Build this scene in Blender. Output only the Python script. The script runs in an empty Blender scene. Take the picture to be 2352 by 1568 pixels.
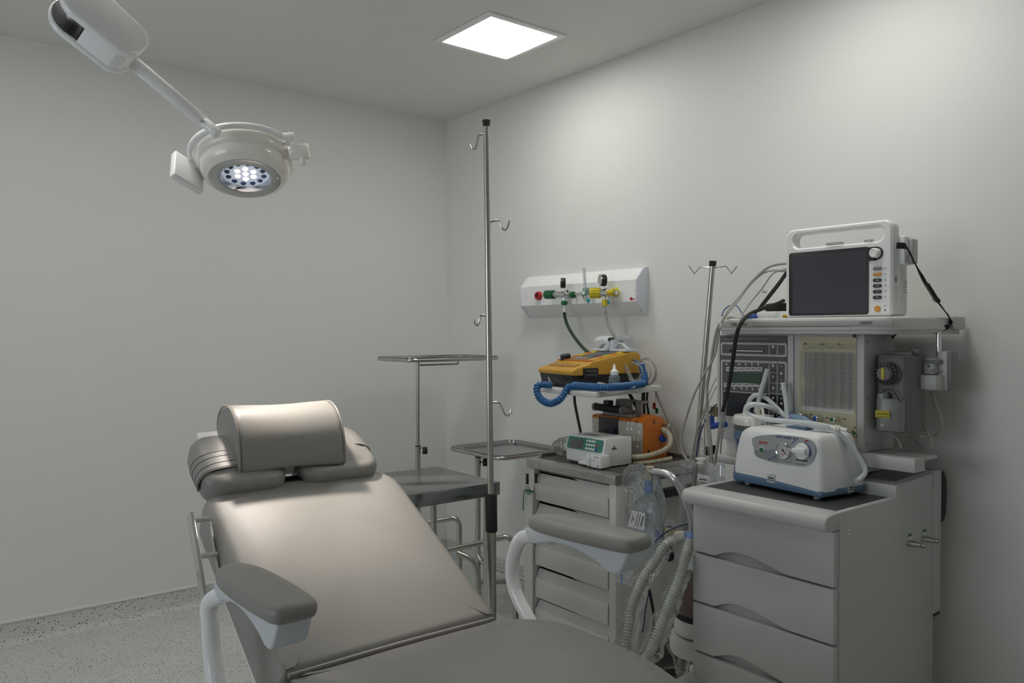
import bpy, bmesh, math, random
from mathutils import Vector as V, Matrix as Mx, Euler
random.seed(7)
sc = bpy.context.scene
COL = sc.collection
R = math.radians

# ------------------------------------------------------------------ camera
F_PX, CX, CY, HZ = 1833.0, 1176.0, 784.0, 762.0
EYE = V((0, 0, 1.34)); YAW = R(38.3); PITCH = math.atan((CY - HZ) / F_PX)
cam_d = bpy.data.cameras.new('camera'); cam = bpy.data.objects.new('camera', cam_d); COL.objects.link(cam)
cam.location = EYE; cam.rotation_euler = (R(90) - PITCH, 0, -YAW)
cam_d.sensor_width = 36.0; cam_d.lens = 36.0 * F_PX / 2352.0; cam_d.clip_start = 0.02
sc.camera = cam

# ------------------------------------------------------------------ world, lights, exposure
world = bpy.data.worlds.new('world'); sc.world = world; world.use_nodes = True
wb = world.node_tree.nodes['Background']; wb.inputs[0].default_value = (0.62, 0.72, 0.9, 1); wb.inputs[1].default_value = 0.3
def area_light(name, loc, rot, sx, sy, power, col):
    d = bpy.data.lights.new(name, 'AREA'); d.shape = 'RECTANGLE'; d.size = sx; d.size_y = sy; d.energy = power; d.color = col
    o = bpy.data.objects.new(name, d); COL.objects.link(o); o.location = loc; o.rotation_euler = rot
    return o
PANEL_EMIT = 16.0                       # ceiling LED panels (their diffusers emit)
PANEL_COL = (1.0, 0.985, 0.93)
LAMP_POWER = 95.0
WINDOW_POWER = 20.0
area_light('window_daylight', (-2.28, 1.9, 1.55), (R(90), 0, R(-90)), 1.7, 1.2, WINDOW_POWER, (0.88, 0.93, 1.0))
sc.view_settings.view_transform = 'Standard'; sc.view_settings.look = 'None'
sc.view_settings.exposure = 0.0; sc.view_settings.gamma = 1.0; sc.view_settings.use_curve_mapping = False
try:
    sc.cycles.use_denoising = True
    sc.cycles.max_bounces = 10; sc.cycles.diffuse_bounces = 6; sc.cycles.transparent_max_bounces = 24
    sc.cycles.sample_clamp_indirect = 6.0
except Exception:
    pass

# ------------------------------------------------------------------ pixel -> place (surveying the photograph onto real planes)
_f = V((math.sin(YAW) * math.cos(PITCH), math.cos(YAW) * math.cos(PITCH), -math.sin(PITCH)))
_r = V((math.cos(YAW), -math.sin(YAW), 0)); _u = _r.cross(_f)
def ray(px, py):
    return _f + _r * ((px - CX) / F_PX) - _u * ((py - CY) / F_PX)
def P(px, py, x=None, y=None, z=None, d=None):
    k = ray(px, py)
    if x is not None: t = x / k.x
    elif y is not None: t = y / k.y
    elif z is not None: t = (z - EYE.z) / k.z
    else: t = d
    return EYE + k * t

# ------------------------------------------------------------------ materials
MATS = {}
def srgb(c):
    return tuple((x / 12.92 if x <= 0.04045 else ((x + 0.055) / 1.055) ** 2.4) for x in c)
def mat(name, col, rough=0.5, metal=0.0, var=0.04, nscale=30.0, bump=0.0, bscale=200.0, coat=0.0, spec=0.5, emit=0.0, alpha=1.0, stretch=None, sss=0.0):
    m = bpy.data.materials.new(name); m.use_nodes = True; nt = m.node_tree; b = nt.nodes['Principled BSDF']
    tc = nt.nodes.new('ShaderNodeTexCoord'); mp = nt.nodes.new('ShaderNodeMapping'); nt.links.new(tc.outputs['Object'], mp.inputs['Vector'])
    if stretch: mp.inputs['Scale'].default_value = stretch
    n = nt.nodes.new('ShaderNodeTexNoise'); n.inputs['Scale'].default_value = nscale; n.inputs['Detail'].default_value = 4
    nt.links.new(mp.outputs['Vector'], n.inputs['Vector'])
    rp = nt.nodes.new('ShaderNodeValToRGB'); rp.color_ramp.elements[0].position = 0.3; rp.color_ramp.elements[1].position = 0.7
    rp.color_ramp.elements[0].color = tuple(max(0, c * (1 - var)) for c in col) + (1,)
    rp.color_ramp.elements[1].color = tuple(min(1, c * (1 + var)) for c in col) + (1,)
    nt.links.new(n.outputs['Fac'], rp.inputs['Fac']); nt.links.new(rp.outputs['Color'], b.inputs['Base Color'])
    b.inputs['Roughness'].default_value = rough; b.inputs['Metallic'].default_value = metal
    b.inputs['Specular IOR Level'].default_value = spec
    b.inputs['Coat Weight'].default_value = coat; b.inputs['Coat Roughness'].default_value = 0.08
    if sss:
        b.inputs['Subsurface Weight'].default_value = sss; b.inputs['Subsurface Radius'].default_value = (0.02, 0.02, 0.02)
    if alpha < 1: b.inputs['Alpha'].default_value = alpha
    if emit: b.inputs['Emission Color'].default_value = tuple(col) + (1,); b.inputs['Emission Strength'].default_value = emit
    if bump:
        n2 = nt.nodes.new('ShaderNodeTexNoise'); n2.inputs['Scale'].default_value = bscale; n2.inputs['Detail'].default_value = 3
        nt.links.new(mp.outputs['Vector'], n2.inputs['Vector'])
        bp = nt.nodes.new('ShaderNodeBump'); bp.inputs['Strength'].default_value = bump; bp.inputs['Distance'].default_value = 0.002
        nt.links.new(n2.outputs['Fac'], bp.inputs['Height']); nt.links.new(bp.outputs['Normal'], b.inputs['Normal'])
    MATS[name] = m
    return m
def film(name, col, body=0.06, rough=0.08, edge=0.55, bump=0.0):
    """clear plastic or thin glass: see-through with a fresnel sheen and a little body colour"""
    m = bpy.data.materials.new(name); m.use_nodes = True; nt = m.node_tree; nt.nodes.clear()
    out = nt.nodes.new('ShaderNodeOutputMaterial'); tr = nt.nodes.new('ShaderNodeBsdfTransparent'); gl = nt.nodes.new('ShaderNodeBsdfGlossy')
    df = nt.nodes.new('ShaderNodeBsdfDiffuse'); m1 = nt.nodes.new('ShaderNodeMixShader'); m2 = nt.nodes.new('ShaderNodeMixShader')
    fr = nt.nodes.new('ShaderNodeFresnel'); fr.inputs['IOR'].default_value = 1.45
    mu = nt.nodes.new('ShaderNodeMath'); mu.operation = 'MULTIPLY'; mu.inputs[1].default_value = edge
    tr.inputs[0].default_value = tuple(0.6 + 0.4 * c for c in col) + (1,); df.inputs[0].default_value = tuple(col) + (1,)
    gl.inputs[0].default_value = (1, 1, 1, 1); gl.inputs['Roughness'].default_value = rough
    m1.inputs[0].default_value = body
    nt.links.new(tr.outputs[0], m1.inputs[1]); nt.links.new(df.outputs[0], m1.inputs[2])
    nt.links.new(fr.outputs[0], mu.inputs[0]); nt.links.new(mu.outputs[0], m2.inputs[0])
    nt.links.new(m1.outputs[0], m2.inputs[1]); nt.links.new(gl.outputs[0], m2.inputs[2]); nt.links.new(m2.outputs[0], out.inputs[0])
    if bump:
        tc = nt.nodes.new('ShaderNodeTexCoord'); n2 = nt.nodes.new('ShaderNodeTexNoise'); n2.inputs['Scale'].default_value = 28; n2.inputs['Detail'].default_value = 4; n2.inputs['Distortion'].default_value = 1.2
        nt.links.new(tc.outputs['Object'], n2.inputs['Vector'])
        bp = nt.nodes.new('ShaderNodeBump'); bp.inputs['Strength'].default_value = bump; bp.inputs['Distance'].default_value = 0.02
        nt.links.new(n2.outputs['Fac'], bp.inputs['Height'])
        for k in (gl, df, fr): nt.links.new(bp.outputs['Normal'], k.inputs['Normal'])
    MATS[name] = m
    return m
def vinyl_floor(name):
    m = mat(name, (0.60, 0.61, 0.585), 0.42, var=0.05, nscale=3)
    nt = m.node_tree; b = nt.nodes['Principled BSDF']; rp = [n for n in nt.nodes if n.type == 'VALTORGB'][0]
    tc = [n for n in nt.nodes if n.type == 'TEX_COORD'][0]
    base = rp.outputs['Color']
    for scale, thr, colr, dens in ((95, 0.26, (0.055, 0.057, 0.055), 0.42), (170, 0.25, (0.10, 0.10, 0.097), 0.5), (130, 0.3, (0.66, 0.66, 0.63), 0.4)):
        vo = nt.nodes.new('ShaderNodeTexVoronoi'); vo.inputs['Scale'].default_value = scale; nt.links.new(tc.outputs['Object'], vo.inputs['Vector'])
        lt = nt.nodes.new('ShaderNodeMath'); lt.operation = 'LESS_THAN'; lt.inputs[1].default_value = thr; nt.links.new(vo.outputs['Distance'], lt.inputs[0])
        sp = nt.nodes.new('ShaderNodeSeparateColor'); nt.links.new(vo.outputs['Color'], sp.inputs[0])
        l2 = nt.nodes.new('ShaderNodeMath'); l2.operation = 'LESS_THAN'; l2.inputs[1].default_value = dens; nt.links.new(sp.outputs[0], l2.inputs[0])
        mm = nt.nodes.new('ShaderNodeMath'); mm.operation = 'MULTIPLY'; nt.links.new(lt.outputs[0], mm.inputs[0]); nt.links.new(l2.outputs[0], mm.inputs[1])
        mx = nt.nodes.new('ShaderNodeMixRGB'); nt.links.new(mm.outputs[0], mx.inputs[0]); nt.links.new(base, mx.inputs[1]); mx.inputs[2].default_value = colr + (1,)
        base = mx.outputs[0]
    nt.links.new(base, b.inputs['Base Color'])
    return m
G = lambda v: (v, v, v)
WALL = mat('wall_paint', (0.75, 0.752, 0.73), 0.55, var=0.012, nscale=1.5, bump=0.05, bscale=120)
CEIL = mat('ceiling_paint', (0.74, 0.74, 0.71), 0.75, var=0.01, nscale=2)
FLOOR = vinyl_floor('speckled_vinyl')
WHITE = mat('white_plastic', (0.84, 0.85, 0.845), 0.32, var=0.015)
WGLOSS = mat('white_enamel', (0.87, 0.875, 0.88), 0.16, var=0.01, coat=0.4)
IVORY = mat('ivory_shell', (0.86, 0.84, 0.79), 0.2, var=0.01, coat=0.4)
GREYP = mat('grey_plastic', (0.42, 0.43, 0.43), 0.42, var=0.02)
MIDG = mat('mid_grey_plastic', (0.22, 0.22, 0.215), 0.45, var=0.03)
DKG = mat('dark_grey_panel', (0.115, 0.115, 0.113), 0.3, var=0.03)
CART = mat('cart_paint', (0.53, 0.535, 0.525), 0.38, var=0.012, nscale=6)
CARTW = mat('white_cart_paint', (0.68, 0.685, 0.66), 0.4, var=0.015, nscale=5)
STEEL = mat('brushed_steel', (0.50, 0.49, 0.46), 0.33, metal=1.0, var=0.12, nscale=60, stretch=(1, 18, 1), bump=0.06, bscale=90)
TRAYS = mat('sheet_steel', (0.36, 0.365, 0.37), 0.16, metal=1.0, var=0.06, nscale=12)
TUBES = mat('tube_steel', (0.52, 0.50, 0.46), 0.24, metal=1.0, var=0.08, nscale=14)
CHROME = mat('chrome', (0.78, 0.78, 0.77), 0.08, metal=1.0, var=0.02)
ALU = mat('aluminium', (0.62, 0.63, 0.64), 0.3, metal=1.0, var=0.03)
VINYL = mat('taupe_upholstery', (0.272, 0.263, 0.245), 0.42, var=0.035, nscale=9, bump=0.12, bscale=420, spec=0.45)
VINYLD = mat('taupe_upholstery_arm', (0.275, 0.268, 0.250), 0.45, var=0.035, nscale=9, bump=0.10, bscale=420, spec=0.4)
BLACK = mat('black_plastic', (0.012, 0.012, 0.012), 0.4, var=0.1)
BLACKR = mat('black_rubber', (0.014, 0.014, 0.014), 0.7, var=0.1, bump=0.1)
WEB = mat('black_webbing', (0.008, 0.008, 0.008), 0.85, var=0.2, bump=0.4, bscale=600)
MAT_B = mat('black_worktop_mat', (0.045, 0.046, 0.048), 0.5, var=0.08, nscale=40)
SCREEN = mat('dark_screen', (0.066, 0.068, 0.083), 0.16, var=0.02, spec=0.4)
SCREENB = mat('blue_black_screen', (0.010, 0.014, 0.024), 0.15, var=0.05)
LCDG = mat('grey_lcd', (0.12, 0.115, 0.11), 0.25, var=0.03)
LCDGREEN = mat('green_lcd', (0.05, 0.085, 0.065), 0.12, var=0.05)
CREAM = mat('cream_panel', (0.52, 0.49, 0.33), 0.4, var=0.02)
CREAMH = mat('cream_hose', (0.50, 0.46, 0.33), 0.4, var=0.04)
SCALEP = mat('scale_card', (0.66, 0.64, 0.61), 0.35, var=0.01, stretch=(60, 1, 1), nscale=4)
YELLOWD = mat('amber_yellow_case', (0.56, 0.30, 0.035), 0.4, var=0.03)
YELLOW = mat('yellow_plastic', (0.62, 0.50, 0.02), 0.35, var=0.03)
YORANGE = mat('yellow_orange_keypad', (0.62, 0.36, 0.05), 0.4, var=0.04)
ORANGE = mat('orange_case', (0.62, 0.17, 0.012), 0.4, var=0.03)
AMBER = mat('amber_button', (0.72, 0.33, 0.04), 0.35, var=0.02)
GREEN = mat('green_plastic', (0.01, 0.13, 0.045), 0.35, var=0.05)
GREENH = mat('green_hose', (0.012, 0.045, 0.018), 0.45, var=0.08)
TEAL = mat('teal_panel', (0.05, 0.235, 0.185), 0.4, var=0.02)
TEALT = mat('teal_tag', (0.02, 0.30, 0.33), 0.4, var=0.03)
BLUEC = mat('blue_coil', (0.035, 0.15, 0.36), 0.38, var=0.05)
BLUE = mat('blue_plastic', (0.02, 0.075, 0.36), 0.35, var=0.05)
BLUEL = mat('soft_blue_plastic', (0.20, 0.31, 0.62), 0.35, var=0.04)
BLUEB = mat('slate_blue_base', (0.105, 0.19, 0.30), 0.4, var=0.02)
BLUET = mat('pale_blue_tube', (0.25, 0.38, 0.55), 0.3, var=0.04)
NAVY = mat('navy_cord', (0.012, 0.016, 0.09), 0.5, var=0.05)
RED = mat('red_plastic', (0.42, 0.022, 0.02), 0.4, var=0.04)
MAROON = mat('maroon_socket', (0.07, 0.008, 0.008), 0.5, var=0.04)
CABLE = mat('grey_cable', (0.38, 0.37, 0.34), 0.45, var=0.03)
PAPER = mat('paper', (0.62, 0.62, 0.62), 0.8, var=0.02)
INK = mat('dark_ink', (0.03, 0.03, 0.035), 0.6, var=0.02)
INKB = mat('blue_ink', (0.04, 0.08, 0.26), 0.6, var=0.02)
INKW = mat('light_ink', (0.50, 0.50, 0.49), 0.5, var=0.02)
BRACK = mat('frosted_bracket', (0.66, 0.70, 0.74), 0.3, var=0.01, sss=0.0, alpha=0.93)
SILI = mat('silicone_tube', (0.68, 0.72, 0.73), 0.25, var=0.02, alpha=0.96)
CORR = mat('corrugated_hose', (0.66, 0.665, 0.63), 0.4, var=0.03, alpha=0.95)
LIME = mat('soda_lime', (0.17, 0.085, 0.04), 0.8, var=0.7, nscale=260, bump=0.8, bscale=260)
CLEAR = film('clear_acrylic', (0.75, 0.78, 0.80), 0.07, 0.05, 0.6)
BOTTLE2 = film('flow_tube_glass', (.8, .8, .78), .05, .15, .08)
WRAP = film('crumpled_wrap', (0.85, 0.88, 0.88), 0.04, 0.06, 0.9, bump=1.0)
SLEEVE = film('clear_sleeve', (0.85, 0.88, 0.86), 0.05, 0.07, 0.6, bump=0.8)
BAGP = film('breathing_bag_skin', (0.72, 0.78, 0.82), 0.24, 0.15, 0.6)
BOTTLE = film('blue_tint_bottle', (0.35, 0.45, 0.50), 0.3, 0.12, 0.5)
DIFF = mat('panel_diffuser', PANEL_COL, 0.6, emit=PANEL_EMIT, var=0.0)
LEDW = mat('led_lit', (1.0, 0.88, 0.76), 0.4, emit=1.8, var=0.0)
LEDB = mat('led_collimator', (0.05, 0.10, 0.22), 0.15, var=0.1, coat=0.5)
LENSP = mat('lens_plate', (0.55, 0.60, 0.72), 0.3, emit=0.45, var=0.02)  # faint own glow stands in for stray LED light on the plate

# ------------------------------------------------------------------ mesh building
class MB:
    def __init__(s): s.bm = bmesh.new(); s.mats = []
    def _mi(s, m):
        if m is None: return 0
        if m not in s.mats: s.mats.append(m)
        return s.mats.index(m)
    def _add(s, tmp, m):
        i = s._mi(m); mp = {}
        for v in tmp.verts: mp[v] = s.bm.verts.new(v.co)
        for f in tmp.faces:
            try: nf = s.bm.faces.new([mp[v] for v in f.verts]); nf.material_index = i
            except ValueError: pass
        tmp.free()
    def box(s, c, size, bev=0.0, seg=2, m=None, rot=None, taper=None):
        t = bmesh.new(); bmesh.ops.create_cube(t, size=1.0)
        for v in t.verts:
            k = V((v.co.x * size[0], v.co.y * size[1], v.co.z * size[2]))
            if taper and v.co.z > 0:                     # taper = (left, right, front, back) insets of the top
                k.x += taper[0] if v.co.x < 0 else -taper[1]; k.y += taper[2] if v.co.y < 0 else -taper[3]
            v.co = k
        if bev > 0: bmesh.ops.bevel(t, geom=list(t.edges), offset=min(bev, 0.49 * min(size)), segments=seg, profile=0.5, affect='EDGES')
        M = Mx.Translation(V(c)) @ (rot.to_4x4() if rot else Mx.Identity(4))
        for v in t.verts: v.co = M @ v.co
        s._add(t, m); return s
    def span(s, a, b, bev=0.0, seg=2, m=None):
        a, b = V(a), V(b)
        return s.box((a + b) / 2, [abs(b[i] - a[i]) for i in range(3)], bev, seg, m)
    def lathe(s, prof, o, ax, n=24, m=None, sx=1.0, sy=1.0):
        ax = V(ax).normalized(); e1 = ax.orthogonal().normalized()
        if abs(ax.z) > 0.99: e1 = V((1, 0, 0))
        e2 = ax.cross(e1); t = bmesh.new(); o = V(o); rings = []
        for r, h in prof:
            if r < 1e-6: rings.append([t.verts.new(o + ax * h)])
            else: rings.append([t.verts.new(o + ax * h + (e1 * sx * math.cos(2 * math.pi * k / n) + e2 * sy * math.sin(2 * math.pi * k / n)) * r) for k in range(n)])
        for A, B in zip(rings, rings[1:]):
            for k in range(n):
                k2 = (k + 1) % n
                if len(A) == 1 and len(B) == 1: continue
                if len(A) == 1: t.faces.new((A[0], B[k2], B[k]))
                elif len(B) == 1: t.faces.new((A[k], A[k2], B[0]))
                else: t.faces.new((A[k], A[k2], B[k2], B[k]))
        bmesh.ops.recalc_face_normals(t, faces=t.faces); s._add(t, m); return s
    def cyl(s, a, b, r, r2=None, n=20, m=None, bev=0.0):
        a, b = V(a), V(b); L = (b - a).length; r2 = r if r2 is None else r2; e = min(bev, 0.4 * min(r, r2), 0.4 * L)
        prof = [(0, 0), (r, 0), (r2, L), (0, L)] if not e else [(0, 0), (r - e, 0), (r - 0.3 * e, 0.3 * e), (r, e), (r2, L - e), (r2 - 0.3 * e, L - 0.3 * e), (r2 - e, L), (0, L)]
        return s.lathe(prof, a, b - a, n, m)
    def tube(s, pts, r, n=10, m=None, smooth=True, closed=False, sub=6, rad=None, flat=None):
        pts = [V(p) for p in pts]
        if smooth and len(pts) > 2: pts = catmull(pts, sub, closed)
        N = len(pts); t = bmesh.new(); prev = None; rings = []
        for i in range(N):
            if closed: d = pts[(i + 1) % N] - pts[i - 1]
            else: d = pts[min(i + 1, N - 1)] - pts[max(i - 1, 0)]
            d = d.normalized() if d.length > 1e-9 else V((0, 0, 1))
            if prev is None: e1 = d.orthogonal().normalized() if abs(d.z) > 0.9 else d.cross(V((0, 0, 1))).normalized()
            else: e1 = (prev - d * prev.dot(d)); e1 = e1.normalized() if e1.length > 1e-6 else d.orthogonal().normalized()
            prev = e1; e2 = d.cross(e1); rr = rad(i / max(1, N - 1)) if rad else r
            ra, rb = (rr, rr) if not flat else flat
            rings.append([t.verts.new(pts[i] + e1 * ra * math.cos(2 * math.pi * k / n) + e2 * rb * math.sin(2 * math.pi * k / n)) for k in range(n)])
        for i in range(N if closed else N - 1):
            A, B = rings[i], rings[(i + 1) % N]
            for k in range(n): t.faces.new((A[k], A[(k + 1) % n], B[(k + 1) % n], B[k]))
        if not closed: t.faces.new(rings[0][::-1]); t.faces.new(rings[-1])
        bmesh.ops.recalc_face_normals(t, faces=t.faces); s._add(t, m); return s
    def prism(s, poly, o, ux, uy, dv, bev=0.0, seg=2, m=None):
        o, ux, uy, dv = V(o), V(ux), V(uy), V(dv); t = bmesh.new()
        A = [t.verts.new(o + ux * p[0] + uy * p[1]) for p in poly]; B = [t.verts.new(v.co + dv) for v in A]; n = len(A)
        t.faces.new(A); t.faces.new(B[::-1])
        for k in range(n): t.faces.new((A[k], B[k], B[(k + 1) % n], A[(k + 1) % n]))
        bmesh.ops.recalc_face_normals(t, faces=t.faces)
        if bev:
            ed = [e for e in t.edges if len(e.link_faces) == 2 and e.calc_face_angle(0) > 0.5]
            bmesh.ops.bevel(t, geom=ed, offset=bev, segments=seg, profile=0.5, affect='EDGES', clamp_overlap=True)
        s._add(t, m); return s
    def loft(s, rings, m=None, closed_ends=True):
        t = bmesh.new(); vs = [[t.verts.new(p) for p in r] for r in rings]; n = len(vs[0])
        for A, B in zip(vs, vs[1:]):
            for k in range(n): t.faces.new((A[k], A[(k + 1) % n], B[(k + 1) % n], B[k]))
        if closed_ends: t.faces.new(vs[0][::-1]); t.faces.new(vs[-1])
        bmesh.ops.recalc_face_normals(t, faces=t.faces); s._add(t, m); return s
    def xform(s, M):
        for v in s.bm.verts: v.co = M @ v.co
        return s
    def warp(s, fn):
        for v in s.bm.verts: v.co = V(fn(v.co.copy()))
        return s
    def build(s, name, m=None, parent=None, angle=38, label=None):
        me = bpy.data.meshes.new(name)
        if m is not None and not s.mats: s.mats = [m]
        s.bm.to_mesh(me); s.bm.free()
        for k in s.mats: me.materials.append(k)
        for p in me.polygons: p.use_smooth = True
        me.set_sharp_from_angle(angle=R(angle))
        o = bpy.data.objects.new(name, me); COL.objects.link(o)
        if parent: o.parent = parent
        if label: o['label'] = label
        return o
def catmull(P_, sub, closed=False):
    out = []; n = len(P_)
    for i in range(n if closed else n - 1):
        p0 = P_[(i - 1) % n] if closed or i > 0 else P_[0] * 2 - P_[1]
        p1, p2 = P_[i], P_[(i + 1) % n]
        p3 = P_[(i + 2) % n] if closed or i + 2 < n else P_[-1] * 2 - P_[-2]
        for k in range(sub):
            t = k / sub
            out.append(0.5 * ((2 * p1) + (p2 - p0) * t + (2 * p0 - 5 * p1 + 4 * p2 - p3) * t * t + (3 * p1 - p0 - 3 * p2 + p3) * t ** 3))
    if not closed: out.append(P_[-1].copy())
    return out
def rrect(w, h, r, n=6, cx=0.0, cy=0.0, rs=None):
    rs = rs or (r, r, r, r); out = []                    # corners: ++, -+, --, +-
    for (sx, sy), a0, q in zip(((1, 1), (-1, 1), (-1, -1), (1, -1)), (0, 90, 180, 270), rs):
        for k in range(n + 1):
            a = R(a0 + 90 * k / n); out.append((cx + sx * (w / 2 - q) + q * math.cos(a), cy + sy * (h / 2 - q) + q * math.sin(a)))
    return out
def dense(poly, step=0.04):
    out = []
    for a, b in zip(poly, poly[1:] + poly[:1]):
        n = max(1, int(math.hypot(b[0] - a[0], b[1] - a[1]) / step))
        out += [(a[0] + (b[0] - a[0]) * k / n, a[1] + (b[1] - a[1]) * k / n) for k in range(n)]
    return out
def cushion(mb, outline, T, er, crown=0.0, m=None, nd=6, ncr=8, bcrown=0.0):
    """soft slab over a 2-D outline (CCW): rounded edges of radius er, domed top; z from 0 to T"""
    n = len(outline); pts = [V((p[0], p[1])) for p in outline]; nr = []
    for i in range(n):
        d = pts[(i + 1) % n] - pts[i - 1]; nr.append(V((d.y, -d.x)).normalized())
    cen = sum(pts, V((0, 0))) / n; rings = []
    def ring(off, z): rings.append([V((pts[i].x - nr[i].x * off, pts[i].y - nr[i].y * off, z)) for i in range(n)])
    e2 = min(er, T / 2)
    for k in range(nd + 1):
        a = R(90 * k / nd); ring(er * (1 - math.sin(a)), e2 * (1 - math.cos(a)))
    for k in range(nd + 1):
        a = R(90 * k / nd); ring(er * (1 - math.cos(a)), T - e2 + e2 * math.sin(a))
    top = rings[-1]; bot = rings[0]
    up = []; bx = [(min(p[i] for p in top) + max(p[i] for p in top)) / 2 for i in (0, 1)]; bw = [(max(p[i] for p in top) - min(p[i] for p in top)) / 2 for i in (0, 1)]
    def dome(x, y):
        a, b = min(1, abs(x - bx[0]) / bw[0]), min(1, abs(y - bx[1]) / bw[1])
        return crown * (1 - a ** 2.6) * (1 - b ** 2.6)
    for j in range(1, ncr + 1):
        f = 1 - j / (ncr + 0.35); xy = [(cen.x + (p.x - cen.x) * f, cen.y + (p.y - cen.y) * f) for p in top]
        up.append([V((x, y, T + dome(x, y))) for x, y in xy])
    dn = []
    for j in range(1, 4):
        f = 1 - j / 3.35; dn.append([V((cen.x + (p.x - cen.x) * f, cen.y + (p.y - cen.y) * f, -bcrown * (1 - f * f))) for p in bot])
    mb.loft(dn[::-1] + rings + up, m)
    return mb
def thing(name, loc, label, cat, group=None, rz=0.0):
    o = bpy.data.objects.new(name, None); COL.objects.link(o); o.empty_display_size = 0.05
    o.location = loc; o.rotation_euler = (0, 0, rz); o['label'] = label; o['category'] = cat
    if group: o['group'] = group
    return o
def tag(o, label, cat, group=None):
    o['label'] = label; o['category'] = cat
    if group: o['group'] = group
    return o
def struct(o): o['kind'] = 'structure'; return o
def rootM(root): return Mx.Translation(root.location) @ root.rotation_euler.to_matrix().to_4x4()
def survey(root):
    """returns q(px, py, ly): the point of the root's local plane y = ly seen at that pixel (local coordinates)"""
    Mi = rootM(root).inverted(); o = Mi @ EYE; M3 = Mi.to_3x3()
    def q(px, py, ly=0.0, lx=None, lz=None):
        k = M3 @ ray(px, py)
        if lx is not None: t = (lx - o.x) / k.x
        elif lz is not None: t = (lz - o.z) / k.z
        else: t = (ly - o.y) / k.y
        return o + k * t
    return q
def crop(x0, y0, f):
    return lambda a, b: (x0 + a / f, y0 + b / f)
FRONT = Mx(((1, 0, 0), (0, 0, 1), (0, 1, 0)))
def text(s, size, o, ux, un, m, parent, name='lettering', ext=0.0004, align='LEFT', shear=0.0, width=None):
    """flat lettering: o = baseline start, ux = writing direction, un = outward normal"""
    cu = bpy.data.curves.new('t', 'FONT'); cu.body = s; cu.size = size; cu.extrude = ext; cu.align_x = align; cu.shear = shear; cu.resolution_u = 2
    ob = bpy.data.objects.new('t', cu); COL.objects.link(ob)
    dg = bpy.context.evaluated_depsgraph_get(); me = bpy.data.meshes.new_from_object(ob.evaluated_get(dg))
    bpy.data.objects.remove(ob); bpy.data.curves.remove(cu)
    ux = V(ux).normalized(); un = V(un).normalized(); uy = un.cross(ux)
    k = 1.0
    if width:
        w = max(v.co.x for v in me.vertices) - min(v.co.x for v in me.vertices); k = width / w
    for v in me.vertices: v.co = V(o) + ux * v.co.x * k + uy * v.co.y + un * v.co.z
    me.materials.clear(); me.materials.append(m); me.name = name
    o2 = bpy.data.objects.new(name, me); COL.objects.link(o2)
    if parent: o2.parent = parent
    return o2
def arc(c, r, a0, a1, n, ux, uy):
    return [V(c) + V(ux) * r * math.cos(R(a0 + (a1 - a0) * k / n)) + V(uy) * r * math.sin(R(a0 + (a1 - a0) * k / n)) for k in range(n + 1)]
X, Y, Z = V((1, 0, 0)), V((0, 1, 0)), V((0, 0, 1))
F_ROT = R(-90)

# ================================================================== ROOM
XW, YW, ZC = 2.67, 4.016, 2.6          # right wall, back wall, ceiling
X0, Y0 = -2.2, -1.6
struct(MB().span((X0 - .1, Y0 - .1, -0.06), (XW + .1, YW + .1, 0)).build('floor', FLOOR))
struct(MB().span((X0 - .1, Y0 - .1, ZC), (XW + .1, YW + .1, ZC + .06)).build('ceiling', CEIL))
struct(MB().span((X0 - .1, YW, 0), (XW + .1, YW + .1, ZC)).build('wall_back', WALL))
struct(MB().span((XW, Y0 - .1, 0), (XW + .1, YW + .1, ZC)).build('wall_right', WALL))
wl = MB()
for a, b in (((X0 - .1, Y0, 0), (X0, YW, 0.9)), ((X0 - .1, Y0, 2.2), (X0, YW, ZC)), ((X0 - .1, Y0, 0.9), (X0, 0.95, 2.2)), ((X0 - .1, 2.85, 0.9), (X0, YW, 2.2))):
    wl.span(a, b)
struct(wl.build('wall_left', WALL))
struct(MB().span((X0 - .1, Y0 - .1, 0), (XW + .1, Y0, ZC)).build('wall_front', WALL))
w1 = MB()
for a, b in (((X0 - .08, .95, .9), (X0 - .02, 1.0, 2.2)), ((X0 - .08, 2.8, .9), (X0 - .02, 2.85, 2.2)), ((X0 - .08, 1.0, .9), (X0 - .02, 2.8, .95)), ((X0 - .08, 1.0, 2.15), (X0 - .02, 2.8, 2.2)), ((X0 - .08, 1.88, .95), (X0 - .02, 1.92, 2.15))):
    w1.span(a, b, .004)
struct(w1.build('window_1', WHITE))
# coved vinyl skirting, with its little rounded top lip
def skirting(name, along, a0, a1):
    prof = [(0, 0.104), (0.008, 0.104), (0.011, 0.099), (0.010, 0.093), (0.006, 0.090), (0.006, 0.03), (0.010, 0.016), (0.018, 0.007), (0.034, 0.0), (0, 0)]
    mb = MB(); lip = 5
    for part, mt in ((prof[:5] + [(0, .09)], CARTW), ([(0, .09)] + prof[4:], FLOOR)):
        if along == 'x': mb.prism(part, (a0, YW, 0), (0, -1, 0), Z, (a1 - a0, 0, 0), m=mt)
        else: mb.prism(part, (XW, a0, 0), (-1, 0, 0), Z, (0, a1 - a0, 0), m=mt)
    return struct(mb.build(name))
skirting('baseboard_back', 'x', X0, XW); skirting('baseboard_right', 'y', Y0, YW)

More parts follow.
